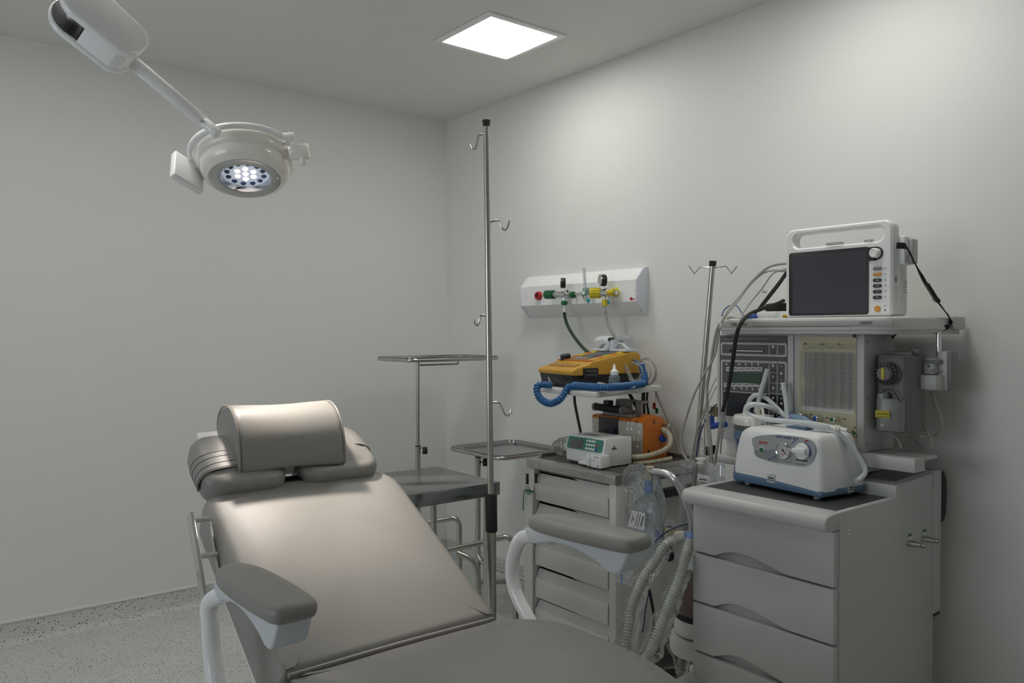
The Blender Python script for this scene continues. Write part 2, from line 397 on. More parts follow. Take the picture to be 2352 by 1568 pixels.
# ------------------------------------------------------------------ ceiling LED panels
def ceiling_light(cx, cy, label):
    t = thing('ceiling_light', (cx, cy, ZC), label, 'ceiling light', 'recessed ceiling panels')
    fr = MB(); a, b, h = 0.205, 0.176, 0.008
    for s in (-1, 1):
        fr.span((s * a, -a, -h), (s * b, a, 0), .002); fr.span((-b, s * a, -h), (b, s * b, 0), .002)
    fr.build('frame', GREYP if False else WHITE, t)
    MB().span((-b, -b, -0.005), (b, b, -0.001)).build('diffuser', DIFF, t)
    return t
ceiling_light(2.087, 2.73, 'square recessed LED ceiling panel glowing above the gas outlets')
ceiling_light(2.087, 1.30, 'square recessed LED ceiling panel above the anesthesia machine')
ceiling_light(0.50, 2.73, 'square recessed LED ceiling panel over the head of the chair')

# ------------------------------------------------------------------ examination lamp on its ceiling arm
LC = P(564, 411, y=2.62); LD = (LC - EYE); LDEP = LD.dot(_f); LDn = LD.normalized()
_dn = -(_u - LDn * _u.dot(LDn)).normalized(); LN = (0.842 * _dn + 0.54 * (-LDn)).normalized()      # face normal, down and a little outwards
LR = (_r - LN * _r.dot(LN)).normalized(); LU = LR.cross(LN); LU = LU if LU.z > 0 else -LU
lamp = thing('surgical_lamp', (LC.x - 0.55, LC.y - 0.1, ZC), 'white round LED surgical lamp lit on a jointed arm above the chair', 'surgical lamp')
lo = V(lamp.location)
def lp(r, u, n): return LC + LR * r + LU * u + LN * n - lo          # lamp-head coordinates -> local
K = LDEP / F_PX
HS_ = .94
hd = MB().lathe([(r_ * HS_ if r_ > .115 else r_, h_ * .92) for r_, h_ in [(0.112, 0.0), (0.1245, 0.001), (0.140, -0.010), (0.150, -0.026), (0.1545, -0.044), (0.1530, -0.050), (0.1560, -0.052), (0.1640, -0.058), (0.1670, -0.068), (0.1665, -0.090), (0.160, -0.098), (0.12, -0.118), (0.05, -0.128), (0, -0.129)]], lp(0, 0, 0), LN, 56)
hd.build('lamp_head', IVORY, lamp)
bz = MB().lathe([(0.1125, -0.012), (0.1115, 0.0005), (0.110, 0.0015), (0.083, 0.0015), (0.080, -0.001), (0.076, -0.024), (0.070, -0.026)], lp(0, 0, 0), LN, 56).build('bezel_ring', ALU, lamp)
for k, (a, b) in enumerate(((-.046, .070), (.103, -.012), (-.052, -.082))):
    MB().lathe([(0, .004), (.003, .0035), (.0045, .001), (.0045, 0)], lp(a, b, .001), LN, 10).build('screw', CHROME, bz)
MB().box(lp(-.041, -.055, -.004), (.016, .006, .004), .001, rot=Mx((LR, LU, LN)).transposed()).build('clip', BLACK, bz)
lens = MB().lathe([(0.076, -0.020), (0.0, -0.020)], lp(0, 0, 0), LN, 48).build('lens_plate', LENSP, lamp)
for ring, (rr, cnt, off, mt) in enumerate(((0.0, 1, 0, LEDW), (0.029, 6, 0.26, LEDW), (0.058, 12, 0.1, LEDB))):
    for k in range(cnt):
        a = 2 * math.pi * k / cnt + off; c = lp(rr * math.cos(a), rr * math.sin(a), -.020)
        MB().lathe([(0, .007), (.004, .0065), (.0085, .003), (.0095, 0)], c, LN, 12).build('led', mt, lens)
# suspension yoke, control box, side knob
yk = [lp(.172 * math.cos(R(a)), .172 * math.sin(R(a)), -.086 + (0.0 if a < 180 else -.0)) for a in range(32, 214, 10)]
MB().tube(yk, .0105, 12, sub=2).build('yoke', WGLOSS, lamp)
jr = lp(.172 * math.cos(R(30)), .172 * math.sin(R(30)), -.086)
MB().cyl(jr - LR * .002 + LU * .004, jr + LR * .036 - LU * .0, .0125, n=16, bev=.002).cyl(jr + LR * .02 + LN * -.002, jr + LR * .024 + LN * -.002, .0132, n=16).build('pivot', WGLOSS, lamp)
MB().cyl(jr + LR * .02 - LU * .0, lp(.150, .055, -.085), .011, n=14).build('pivot_arm', WGLOSS, lamp)
kc = P(686, 349, y=2.50) - lo
MB().cyl(kc - LR * .03, kc + LR * .036, .025, .026, 18, bev=.007).cyl(kc + LR * .014 - LN * 0, kc + LR * .014 + V((0, 0, -.044)), .013, n=14, bev=.003).build('grip_knob', IVORY, lamp)
def img(dx, dy, dz): return (_r * dx - _u * dy + _f * dz)
A_, B_ = img(15, 66, -45).normalized(), img(46, 32, 62).normalized(); N_ = A_.cross(B_).normalized()
B_ = N_.cross(A_).normalized()
bc = P(430, 397, d=LDEP - .02) - lo
MB().box(bc, (.112, .112, .026), .005, 3, rot=Mx((A_, B_, N_)).transposed()).build('control_box', WGLOSS, lamp)
# telescopic arm
s0 = lp(.172 * math.cos(R(113)), .172 * math.sin(R(113)), -.086); HP = P(235, 84, d=2.28) - lo
j0 = P(469, 280, d=LDEP - .20) - lo
MB().cyl(P(501, 309, d=LDEP - .20) - lo, j0, .0165, n=20, bev=.004).build('arm_sleeve', WGLOSS, lamp)
arm = MB().cyl(j0 + (s0 - j0) * .12, HP, .0205, n=24, bev=.002).build('arm_tube', WGLOSS, lamp)
ad = (HP - j0).normalized()
MB().cyl(P(464, 278, d=LDEP - .228) - lo, P(464, 278, d=LDEP - .205) - lo, .005, n=10).build('screw', CHROME, arm)
# joint housing: two rounded cheeks with the vertical link between them
W_ = ad; T_ = (img(-58, 30, 52)); T_ = (T_ - W_ * T_.dot(W_)).normalized(); V_ = W_.cross(T_).normalized()
if V_.z < 0: V_ = -V_
hous = []
L_ = .135
for k in range(13): a = R(-90 + 180 * k / 12); hous.append((L_ + .066 * math.cos(a), .074 * math.sin(a)))
hous += [(0.01, .068), (-.026, .056), (-.042, .030), (-.042, -.022), (-.028, -.052), (.0, -.068)]
hb = P(284, 112, d=2.28) - lo
MB().prism([(p[0], p[1]) for p in hous], hb - T_ * .030, W_, V_, -T_ * .026, .009, 3).build('joint_cheek', WGLOSS, lamp)
MB().prism([(p[0], p[1]) for p in hous], hb + T_ * .052, W_, V_, -T_ * .020, .008, 3).build('joint_cheek', WGLOSS, lamp)
fill = [(p[0] * .985, p[1] * .93) for p in hous if p[0] < .15]
fill = [(.150, -.058)] + fill[fill.index(max(fill)) if False else 0:] if False else [(.095, .068), (.01, .063), (-.024, .050), (-.038, .028), (-.038, -.02), (-.024, -.048), (.0, -.064), (.095, -.067)]
MB().prism(fill, hb + T_ * .034, W_, V_, -T_ * .066, .003, 2).build('joint_body', WGLOSS, lamp)
MB().prism([(.094, -.062), (.094, .062), (.100, .062), (.100, -.062)], hb + T_ * .031, W_, V_, -T_ * .060).build('joint_gap_shade', BLACK, lamp)  # black end plate, paints in the shade of the gap between the cheeks
MB().prism([(p[0] * .97 + .002, p[1] * .88) for p in hous if p[0] >= L_ - .001] + [(.098, .060), (.098, -.060)], hb + T_ * .0318, W_, V_, -T_ * .002).build('joint_shade_sheet', BLACK, lamp)  # added black sheet, darkens the far cheek's inside like shade
lk = hb + W_ * (L_ + .002) + T_ * .004 - V_ * .012
MB().box(lk + V((0, 0, .05)), (.044, .044, .13), .010, 3, rot=Euler((0, 0, math.atan2(T_.y, T_.x))).to_matrix()).tube([lk + V((0, 0, .12)), V((lk.x, lk.y, -.02))], .019, 16).build('drop_link', WGLOSS, lamp)
MB().lathe([(0, -.05), (.06, -.045), (.08, -.02), (.085, 0)], (lk.x, lk.y, 0), Z, 28).build('ceiling_canopy', WGLOSS, lamp)
sd = bpy.data.lights.new('lamp_beam', 'SPOT'); sd.energy = LAMP_POWER; sd.spot_size = R(40); sd.spot_blend = 0.9; sd.shadow_soft_size = 0.05; sd.color = (1.0, 0.89, 0.80)
so = bpy.data.objects.new('lamp_beam', sd); COL.objects.link(so); so.location = LC + LN * .012
so.rotation_euler = (V((1.03, 2.25, 0.92)) - so.location).to_track_quat('-Z', 'Y').to_euler()

# ================================================================== PROCEDURE CHAIR (long axis along the room's y)
chair = thing('procedure_chair', (0.99, 1.70, 0), 'reclined taupe upholstered procedure chair under the lit surgical lamp', 'procedure chair')
co = V(chair.location)
def cl(px, py, x): return P(px, py, x=x) - co
SL = R(29)
# backrest: wedge-shaped padded slab, hinge at the seam, rising away
bo = dense(rrect(.622, .690, .06, 6, .010, .345, (.095, .095, .02, .02)))
bk = cushion(MB(), bo, .13, .040, .020, nd=7)
def wedge(v):
    k = 1 - v.y / .685
    if v.z < .06: v.z -= .055 * max(0, k) * (1 - v.z / .06)
    return v
bk.warp(wedge)
Bm = Mx.Translation((0, .0, .572)) @ Mx.Rotation(SL, 4, 'X') @ Mx.Translation((0, 0, -.13))
backrest = bk.xform(Bm).build('backrest', VINYL, chair, 50)
def bl(x, s, h): return Bm @ V((x, s, h))
pl_ = MB().tube([bl(-.285, .006, .125) + V((0, -.012, .004)), bl(0, .006, .130) + V((0, -.012, .004)), bl(.285, .006, .125) + V((0, -.012, .004))], .0055, 8).build('piping', VINYL, backrest)
# seat: rises a little towards the knees, then rolls over
so_ = dense(rrect(.60, 1.12, .07, 7, 0, -.56, (.02, .02, .10, .10)))
st = cushion(MB(), so_, .12, .045, .022, ncr=14)
def seatbend(v):
    y = v.y
    z = .075 * min(1, max(0, -y / .42)) if y > -.42 else .075
    z = .084 * math.sin(min(1, -min(0, y) / .38) * math.pi / 2)
    if y < -.50: z -= 1.0 * (y + .50) ** 2
    return (v.x, v.y, v.z + z)
for e in range(1): pass
st.xform(Mx.Translation((0, -.018, .452)))
st.warp(seatbend)
seat = st.build('seat', VINYL, chair, 50)
MB().tube([(-.285, -.024, .566), (0, -.024, .572), (.285, -.024, .566)], .0055, 8).build('piping', VINYL, seat)
MB().box((0, -.5, .40), (.46, .86, .07), .02).build('seat_frame', WGLOSS, chair)
fr = MB()
for s in (-1, 1):
    fr.tube([bl(s * .262, .0, -.078), bl(s * .262, .66, -.022)], .014, 10)
fr.tube([bl(-.262, .36, -.05), bl(.262, .36, -.05)], .012, 8)
fr.build('back_frame', WGLOSS, chair)
MB().box((0, -.42, .20), (.30, .42, .34), .03, 3).build('pedestal', WGLOSS, chair)
MB().box((0, -.42, .045), (.52, .86, .06), .025, 3).build('base', WGLOSS, chair)
for sx in (-1, 1):
    for sy in (-1, 1): MB().cyl((sx * .2, -.42 + sy * .36, 0), (sx * .2, -.42 + sy * .36, .018), .025, n=14).build('foot', BLACKR, chair)
# accessory rail on the wall side of the backrest
rt, rb = cl(437, 1180, .635), cl(471, 1384, .635)
rl = MB(); rd = (rb - rt).normalized(); rn = rd.cross(X).normalized()
rl.box((rt + rb) / 2, ((rb - rt).length, .036, .010), .002, rot=Mx((rd, rn, X)).transposed())
rail = rl.build('side_rail', CHROME, chair)
for py, px in ((1196, 441), (1279, 455)):
    a = cl(px, py, .635); MB().cyl(a, a + V((.048, .0, 0)), .007, n=12).build('rail_spacer', CHROME, rail)
MB().tube([rt + V((.05, .01, -.02)), rb + V((.05, .01, .0))], .005, 8).build('rail_rod', CHROME, rail)
# headrest: two padded lobes with a slot between, carried on a plate and a black bar
HS = R(29)
Hm = Mx.Translation((-.015, .572, .832)) @ Mx.Rotation(HS, 4, 'X')
def hl(x, s, h): return Hm @ V((x, s, h))
headrest = MB().xform(Hm)
hr = thing('headrest', (0, 0, 0), '', ''); hr.parent = chair; del hr['label']; del hr['category']
for s, w, cxx in ((-1, .245, -.150), (1, .265, .145)):
    o = rrect(w, .25, .05, 6, cxx, .135, (.07, .07, .06, .06))
    cushion(MB(), o, .092, .032, .020).xform(Hm).build('headrest_lobe', VINYL, hr, 50)
MB().box(hl(0, .20, .045), (.44, .22, .03), .008, rot=Mx.Rotation(HS, 3, 'X')).build('headrest_plate', WGLOSS, hr)
MB().box(hl(.0, .05, .035), (.16, .03, .028), .004, rot=Mx.Rotation(HS, 3, 'X')).build('headrest_bar', BLACK, hr)
MB().box(hl(.0, -.02, .01), (.10, .18, .02), .004, rot=Mx.Rotation(HS, 3, 'X')).build('headrest_post', WGLOSS, hr)
# neck pillow: D-section bolster tied round the headrest
pf = [(.0, .0), (.012, -.012), (.05, .006), (.10, .026), (.16, .050), (.205, .072), (.222, .092), (.220, .118), (.198, .146), (.16, .163), (.115, .166), (.07, .150), (.035, .120), (.012, .080), (.001, .035)]
pc = [V((0, p[0], p[1])) for p in pf]; pc = catmull(pc, 3, True); ce = sum(pc, V((0, 0, 0))) / len(pc)
rings = []; hw = .168; NR = 28
for k in range(NR + 1):
    u = -1 + 2 * k / NR; a = abs(u)
    e = 1.0 if a < .93 else 1 - .10 * ((a - .93) / .07) ** 2
    sag = 1 - .055 * math.cos(u * math.pi / 2) ** 2
    rings.append([V((u * hw, ce.y + (p.y - ce.y) * e, ce.z + (p.z - ce.z) * e * sag)) for p in pc])
pm = MB().loft(rings); pend = []
for s in (-1, 1):
    pass
Pm = Mx.Translation((-.030, .556, .946)) @ Mx.Rotation(R(-3), 4, 'Z') @ Mx.Diagonal((.97, 1.04, 1.04, 1))
pillow = pm.xform(Pm).build('neck_pillow', VINYL, hr, 40)
for s in (-1, 1):
    MB().tube([Pm @ V((s * hw * .985, ce.y + (p.y - ce.y) * .985, ce.z + (p.z - ce.z) * .985)) for p in pc[::2]], .0028, 6, closed=True, sub=2).build('seam_piping', VINYL, pillow)
for sx, sg, y0, lift in ((-.277, 1, .105, 0), (.282, -1, .15, -.004)):
    bw = .040 if sg > 0 else .028
    path = catmull([hl(sx + sg * .001, y0, .028), hl(sx - sg * .003, y0, .058), hl(sx + sg * .012, y0, .087 + lift), hl(sx + sg * .05, y0, .103 + lift), hl(sx + sg * .13, y0, .109 + lift)], 5)
    sd_ = (hl(0, 1, 0) - hl(0, 0, 0)) * bw; bm_ = MB()
    rg = []
    for i, p in enumerate(path):
        d = (path[min(i + 1, len(path) - 1)] - path[max(i - 1, 0)]).normalized(); nn = sd_.cross(d).normalized() * .0016
        rg.append([p - sd_ + nn, p + sd_ + nn, p + sd_ - nn, p - sd_ - nn])
    bm_.loft(rg)
    stp = bm_.build('strap', VINYL, hr)
    if sg > 0:
        for k in (-.9, -.35, .35, .9):
            q_ = [p + sd_ * k + (V(rg[i][0]) - V(rg[i][3])) * -.5 for i, p in enumerate(path)]
            q2 = [p + sd_ * k + (V(rg[i][0]) - V(rg[i][3])) * .5 for i, p in enumerate(path)]
            MB().tube(q_, .0011, 5, m=INK, smooth=False).tube(q2, .0011, 5, m=INK, smooth=False).build('stitch_line', None, stp)
# arms: curved tube, frosted bracket, pad
def armrest(x, far, near, tube_px, tx, twist, out):
    a = V(far); b = V(near); L = (b - a).length; w = (b - a).normalized()          # far end -> near end
    sx = V((1, 0, 0)); sx = (sx - w * sx.dot(w)).normalized(); up = sx.cross(w); up = up if up.z > 0 else -up
    M = Mx.Translation(a) @ Mx((sx, w, up)).transposed().to_4x4()
    if M.to_3x3().determinant() < 0: sx = -sx; M = Mx.Translation(a) @ Mx((sx, w, up)).transposed().to_4x4()
    ol = []
    for t_, hw_ in ((0, .016), (.025, .036), (.08, .050), (.18, .056), (.30, .056), (.39, .052), (.42, .046), (.437, .030)):
        ol.append((t_ * L / .437, hw_))
    poly = [(h, t_) for t_, h in ol] + [(-h, t_) for t_, h in ol[::-1]]
    n0 = [V((p[0], p[1])) for p in poly]
    sm = [(p.x, p.y) for p in catmull([V((p[0], p[1], 0)) for p in poly], 3, True)]
    ar = thing('armrest', (0, 0, 0), '', ''); ar.parent = chair; del ar['label']; del ar['category']
    area = sum(sm[i][0] * sm[(i + 1) % len(sm)][1] - sm[(i + 1) % len(sm)][0] * sm[i][1] for i in range(len(sm)))
    if area < 0: sm = sm[::-1]
    cushion(MB(), sm, .038, .018, .010).xform(M @ Mx.Translation((0, 0, -.012))).build('pad', VINYLD, ar, 50)
    side = [(.0, -.008), (.004, -.030), (.018, -.050), (.04, -.058), (.06, -.054), (.085, -.046), (.12, -.038), (.17, -.035), (.22, -.040), (.27, -.052), (.315, -.068), (.345, -.086), (.37, -.090), (.392, -.078), (.412, -.04), (.425, -.006)]
    br = MB().prism([(p[0] * L / .437, p[1] * .78) for p in side], M @ V((-.036, 0, 0)), w, up, (M.to_3x3() @ V((.072, 0, 0))), .006, 3)
    br.build('bracket', BRACK, ar)
    pts = [cl(px, py, tx) for px, py in tube_px]
    pts = [a + w * .075 + up * -.03] + [a + w * .03 + up * -.032] + pts
    MB().tube(pts, .0195, 18, sub=8).build('arm_tube', WGLOSS, ar)
    return ar
a1 = armrest(.6, V((.605, 1.785, .80)) - co, V((.607, 1.415, .806)) - co, [(484, 1381), (483, 1433), (485, 1485), (491, 1537), (503, 1600), (540, 1690)], .575, 0, -1)
a2 = armrest(1.4, V((1.412, 1.690, .812)) - co, V((1.412, 1.290, .828)) - co, [(1199, 1235), (1181, 1271), (1176, 1313), (1182, 1352), (1195, 1384), (1206, 1405), (1240, 1470)], 1.40, 0, 1)

# ================================================================== STEEL FURNITURE BEHIND THE CHAIR
def caster(mb, p, r=.025):
    p = V(p); mb.cyl(p + V((0, -.010, r)), p + V((0, .010, r)), r, n=16, bev=.004); mb.cyl(p + V((0, 0, r)), p + V((0, 0, r * 2 + .02)), .006, n=8); return mb
# tall drip stand with four hooks
iv = thing('drip_stand', (1.492, 1.998, 0), 'tall steel drip stand with four welded hooks and a black grip, beside the chair back', 'drip stand')
io = V(iv.location); top = P(1117, 288, d=2.5) - io; low = P(1127, 1150, d=2.5) - io
def ivp(px, py): return P(px, py, d=2.5) - io
foot_ = V((low.x * 1.0 + .004, low.y, .06))
MB().cyl(low, top, .0098, n=16).build('pole', TUBES, iv)
MB().cyl(top + V((0, 0, -.004)), top + V((0, 0, .017)), .0108, .0128, 16, bev=.002).build('end_cap', BLACKR, iv)
MB().cyl(foot_, low, .0165, n=18).build('outer_tube', TUBES, iv)
MB().cyl(ivp(1129, 1222), ivp(1128, 1133), .0185, n=20, bev=.006).build('grip', BLACKR, iv)
for pts in ([(1112, 308), (1104, 309), (1098, 314), (1096, 328), (1092, 340), (1086, 341), (1080, 330)],
            [(1121, 511), (1142, 506), (1148, 511), (1153, 523), (1160, 528), (1166, 521), (1170, 507)],
            [(1117, 725), (1106, 724), (1102, 729), (1100, 741), (1096, 747), (1091, 742), (1088, 733)],
            [(1127, 924), (1146, 925), (1152, 934), (1158, 948), (1165, 954), (1172, 949), (1174, 939)]):
    m = MB().tube([ivp(*p) + V((0, 0, 0)) for p in pts], .0030, 8, sub=4); p0 = ivp(*pts[0]); m.lathe([(0, -.006), (.006, -.003), (.007, 0), (.006, .003), (0, .006)], p0, Z, 10)
    m.build('hook', TUBES, iv)
for k in range(4):
    a = R(35 + 90 * k); e = V((foot_.x + .25 * math.cos(a), foot_.y + .25 * math.sin(a), .068))
    lg = MB().tube([V((foot_.x, foot_.y, .085)), V((foot_.x + .1 * math.cos(a), foot_.y + .1 * math.sin(a), .080)), e], .011, 10).build('leg', TUBES, iv)
    caster(MB(), (e.x, e.y, 0), .022).build('caster', BLACKR, lg)
# low instrument table
tb = thing('instrument_table', (1.44, 2.49, 0), 'low square stainless instrument table with a bare top behind the chair', 'instrument table')
to = V(tb.location); tx0, tx1, ty0, ty1, tz = 1.33, 1.748, 2.282, 2.70, .80
tt = MB().box(((tx0 + tx1) / 2 - to.x, (ty0 + ty1) / 2 - to.y, tz - .024), (tx1 - tx0, ty1 - ty0, .048), .003)
tt.build('table_top', TRAYS, tb)
for sx in (tx0 + .035, tx1 - .035):
    for sy in (ty0 + .035, ty1 - .03):
        lg = MB().cyl((sx - to.x, sy - to.y, .05), (sx - to.x, sy - to.y, tz - .046), .0125, n=14).build('leg', TUBES, tb)
        caster(MB(), (sx - to.x, sy - to.y, 0), .022).build('caster', BLACKR, lg)
MB().tube([(tx1 - .035 - to.x, ty0 + .035 - to.y, .22), (tx1 - .035 - to.x, ty1 - .03 - to.y, .22)], .009, 8).tube([(tx0 + .035 - to.x, ty0 + .035 - to.y, .22), (tx0 + .035 - to.x, ty1 - .03 - to.y, .22)], .009, 8).tube([(tx0 + .035 - to.x, (ty0 + ty1) / 2 - to.y, .22), (tx1 - .035 - to.x, (ty0 + ty1) / 2 - to.y, .22)], .009, 8).build('stretcher', TUBES, tb)
# two over-bed (mayo) stands, each with its own steel tray
def mayo(loc, post_px, top_z, clamp_z, frame, label, knob_side, base):
    t = thing('mayo_stand', loc, label, 'mayo stand'); o = V(loc)
    (ax, ay), (bx, by) = frame                                       # tray frame corners in the room
    r_ = .0095
    ring = [V((p[0] + (ax + bx) / 2 - o.x, p[1] + (ay + by) / 2 - o.y, top_z)) for p in rrect(bx - ax, by - ay, .05, 5)]
    MB().tube(ring, r_, 12, closed=True, smooth=False).build('tray_frame', TUBES, t)
    MB().cyl((0, 0, clamp_z - .06), (0, 0, top_z - .008), .0095, n=14).build('inner_post', TUBES, t)
    MB().cyl((0, 0, .07), (0, 0, clamp_z), .0135, n=16, m=TUBES).lathe([(.0142, 0), (.0142, .006)], (0, 0, clamp_z - .006), Z, 16, BLACKR).build('post', None, t)
    kn = MB(); d = V(knob_side).normalized(); kz = clamp_z - .028 if clamp_z < top_z - .1 else clamp_z - .03
    kn.cyl(V((0, 0, kz)), d * .028 + V((0, 0, kz)), .004, n=8, m=TUBES)
    for k in range(6):
        a = k * math.pi / 3; s = d.cross(Z)
        kn.cyl(d * .024 + V((0, 0, kz)) + s * .011 * math.cos(a) + Z * .011 * math.sin(a), d * .046 + V((0, 0, kz)) + s * .011 * math.cos(a) + Z * .011 * math.sin(a), .0085, n=10, m=BLACK)
    kn.build('clamp_knob', None, t)
    sup = MB(); y_m = (by + ay) / 2 - o.y
    sup.tube([V((0, 0, top_z - .032)), V((.06, y_m * .3, top_z - .032)), V((bx - o.x - (bx - ax) * .28, y_m, top_z - .032))], .0045, 8, smooth=False)
    sup.tube([V((bx - o.x - (bx - ax) * .28, y_m, top_z - .034)), V((bx - o.x - (bx - ax) * .28, y_m, top_z - .014))], .0045, 8)
    sup.build('tray_support', TUBES, t)
    m = MB()
    for path in base: m.tube([V(p) - V((o.x, o.y, 0)) for p in path], .0125, 12, sub=5)
    m.build('base', TUBES, t)
    for path in base:
        for p in (path[0], path[-1]):
            if p[2] < .12 and abs(p[0] - o.x) + abs(p[1] - o.y) > .1: caster(MB(), (p[0] - o.x, p[1] - o.y, 0), .024).build('caster', BLACKR, t)
    # the tray that lies in the frame
    cx, cy = (ax + bx) / 2, (ay + by) / 2; tr = MB(); w0, h0 = bx - ax, by - ay
    o1 = rrect(w0 + .006, h0 + .006, .05, 5); o2 = rrect(w0 - .022, h0 - .022, .045, 5); o3 = rrect(w0 - .034, h0 - .034, .04, 5)
    zt = top_z + r_ + .0025
    rg = [[V((p[0] + cx, p[1] + cy, z)) for p in oo] for oo, z in ((o1, zt - .002), (o1, zt + .001), (o2, zt + .0015), (o3, zt - .014), (o3, zt - .016), (o2, zt - .002))]
    tr.loft(rg[:4], closed_ends=False); tr.loft([rg[3], [p + V((0, 0, -.0015)) for p in rg[3]]])
    return t, tr
A_loc = P(960, 1000, d=4.05); A_loc.z = 0
fr_a = (A_loc.x - .15, A_loc.y - .17), (A_loc.x + .40, A_loc.y + .17)
ax0, ay0 = A_loc.x, A_loc.y
ma, tra = mayo(A_loc, None, 1.203, .765, fr_a, 'taller mayo tray stand with its post raised, in the corner behind the steel table', (.9, -.35, 0),
    [[(ax0 - .28, ay0 - .12, .075), (ax0 - .12, ay0 - .04, .085), (ax0, ay0, .085), (ax0 + .10, ay0 + .10, .085), (ax0 + .18, ay0 + .26, .075)]])
tag(tra.build('instrument_tray', TRAYS), 'shallow steel tray on the taller mayo stand', 'instrument tray', 'trays on the mayo stands')
B_loc = P(1098, 1200, d=3.89); B_loc.z = 0
fr_b = (B_loc.x - .07, B_loc.y - .27), (B_loc.x + .34, B_loc.y + .155)
bx0, by0 = B_loc.x, B_loc.y
mbs, trb = mayo(B_loc, None, .762, .735, fr_b, 'lower mayo tray stand with its post pushed down, beside the white cart', (.85, -.5, 0),
    [[(bx0, by0, .30), (bx0, by0 - .01, .25), (bx0 + .003, by0 - .05, .222), (bx0 + .01, by0 - .20, .218), (bx0 + .01, by0 - .40, .214), (bx0 + .01, by0 - .46, .19), (bx0 + .01, by0 - .475, .03)],
     [(bx0, by0, .12), (bx0 + .1, by0 + .01, .10), (bx0 + .26, by0 + .02, .07)]])
tag(trb.build('instrument_tray', TRAYS), 'shallow dark steel tray on the lower mayo stand', 'instrument tray', 'trays on the mayo stands')
# bent-tube step frame between table and wall
sf = thing('tube_step_frame', (1.95, 2.95, 0), 'bent steel tube frame standing on the floor under the mayo stands', 'tube frame')
fo = V(sf.location)
def fp(px, py, d): return P(px, py, d=d) - fo
m = MB().tube([fp(985, 1199, 3.6), fp(1020, 1193, 3.6), fp(1040, 1190, 3.6), fp(1050, 1196, 3.6), fp(1055, 1210, 3.6), fp(1055, 1254, 3.6)], .0125, 12, sub=4)
q_ = fp(1055, 1254, 3.6); m.tube([q_, V((q_.x, q_.y, .0))], .0125, 12).build('frame_tube', TUBES, sf)
m = MB().tube([fp(1030, 1262, 3.45), fp(1090, 1250, 3.45), fp(1150, 1235, 3.45), fp(1168, 1235, 3.45), fp(1180, 1247, 3.45), fp(1184, 1275, 3.45)], .0125, 12, sub=4)
q_ = fp(1184, 1275, 3.45); m.tube([q_, V((q_.x, q_.y, .0))], .0125, 12).build('frame_tube', TUBES, sf)
m = MB().tube([fp(1050, 1269, 3.3), fp(1075, 1280, 3.3), fp(1088, 1292, 3.3), fp(1096, 1315, 3.3), fp(1099, 1345, 3.3)], .0125, 12, sub=4)
q_ = fp(1099, 1345, 3.3); m.tube([q_, V((q_.x, q_.y, .0))], .0125, 12).build('frame_tube', TUBES, sf)


# ================================================================== MEDICAL GAS PANEL ON THE WALL
gp = thing('gas_panel', (XW, 2.83, 1.52), 'white medical gas panel with sloping top and bottom faces, fixed to the wall', 'gas panel', rz=F_ROT)
qg = survey(gp); g1 = crop(1160, 580, 4.127); g2 = crop(1210, 620, 10.226)
D_ = .072
sec = [(0, -.105), (-.018, -.100), (-D_, -.046), (-D_, .050), (-.030, .098), (-.012, .105), (0, .106)]
lx0, lx1 = qg(1211, 690, -.03).x, qg(1476, 660, -.03).x
MB().prism(sec, (lx0, 0, 0), Y, Z, (lx1 - lx0, 0, 0)).build('panel_body', WHITE, gp)
capm = MB()
for a, w in ((lx0 - .004, .006), (lx1 - .002, .008)):
    MB().prism([(p[0] * 1.04, p[1] * 1.03) for p in sec], (a, 0, 0), Y, Z, (w, 0, 0), .002).build('end_cap', mat('cap_plastic', (.66, .68, .74), .35, var=.01) if 'cap_plastic' not in MATS else MATS['cap_plastic'], gp)
def gq(a, b, ly=-D_, c=g2): return qg(*c(a, b), ly)
for a, b in ((195, 430), (1235, 355)):
    MB().lathe([(0, .003), (.004, .002), (.005, 0)], gq(a, b, -D_, g1), (0, -1, 0), 12).build('screw', CHROME, gp)
o = MB().lathe([(0, .012), (.010, .012), (.013, .018), (.019, .018), (.021, .012), (.022, 0)], gq(300, 605), (0, -1, 0), 24).build('vacuum_outlet', RED, gp)
MB().lathe([(0, .0135), (.011, .0135)], gq(300, 605), (0, -1, 0), 20).build('outlet_bore', MAROON, o)
for a in (975, 1105 + 0, 2090):
    MB().lathe([(.008, .02), (.010, .02), (.020, .012), (.022, 0)], gq(a if a != 1105 else 1390, 560 if a < 2000 else 520), (0, -1, 0), 20).build('gas_outlet', CHROME if a < 2000 else YELLOW, gp)
p0 = gq(1180, 445, -D_ - .0005, g1)
text('\u25cf', .020, p0 - V((0, 0, .004)), X, -Y, RED, gp, 'emblem'); MB().box(p0 + V((.026, 0, .003)), (.022, .0006, .003), m=RED).box(p0 + V((.022, 0, -.003)), (.014, .0006, .002), m=RED).build('maker_mark', None, gp)
# oxygen regulator (green)
def attach(a, b, out): return gq(a, b, -D_ - out)
rg_ = thing('oxygen_regulator', rootM(gp) @ gq(975, 560), 'chrome pressure regulator with dark green knob and black gauge, by the red outlet', 'gas regulator', rz=F_ROT)
ro = V(rg_.location); RI = rootM(rg_).inverted()
def ra(a, b, out=.045): return RI @ (rootM(gp) @ gq(a, b, -D_ - out))
A = ra(640, 577); B = ra(450, 577)
MB().cyl(ra(640, 577), ra(920, 570), .0155, n=24, bev=.002).cyl(ra(915, 570), ra(990, 565), .009, n=16).lathe([(.0165, 0), (.0165, .006)], ra(690, 575), X, 24).build('valve_body', CHROME, rg_)
kn = MB().cyl(A, B, .0195, .020, 24, bev=.003)
for k in range(14):
    a = k * math.pi / 7; d = V((0, math.cos(a), math.sin(a))) * .0195; kn.tube([A + d, B + d], .0022, 5)
kn.build('pressure_knob', GREEN, rg_)
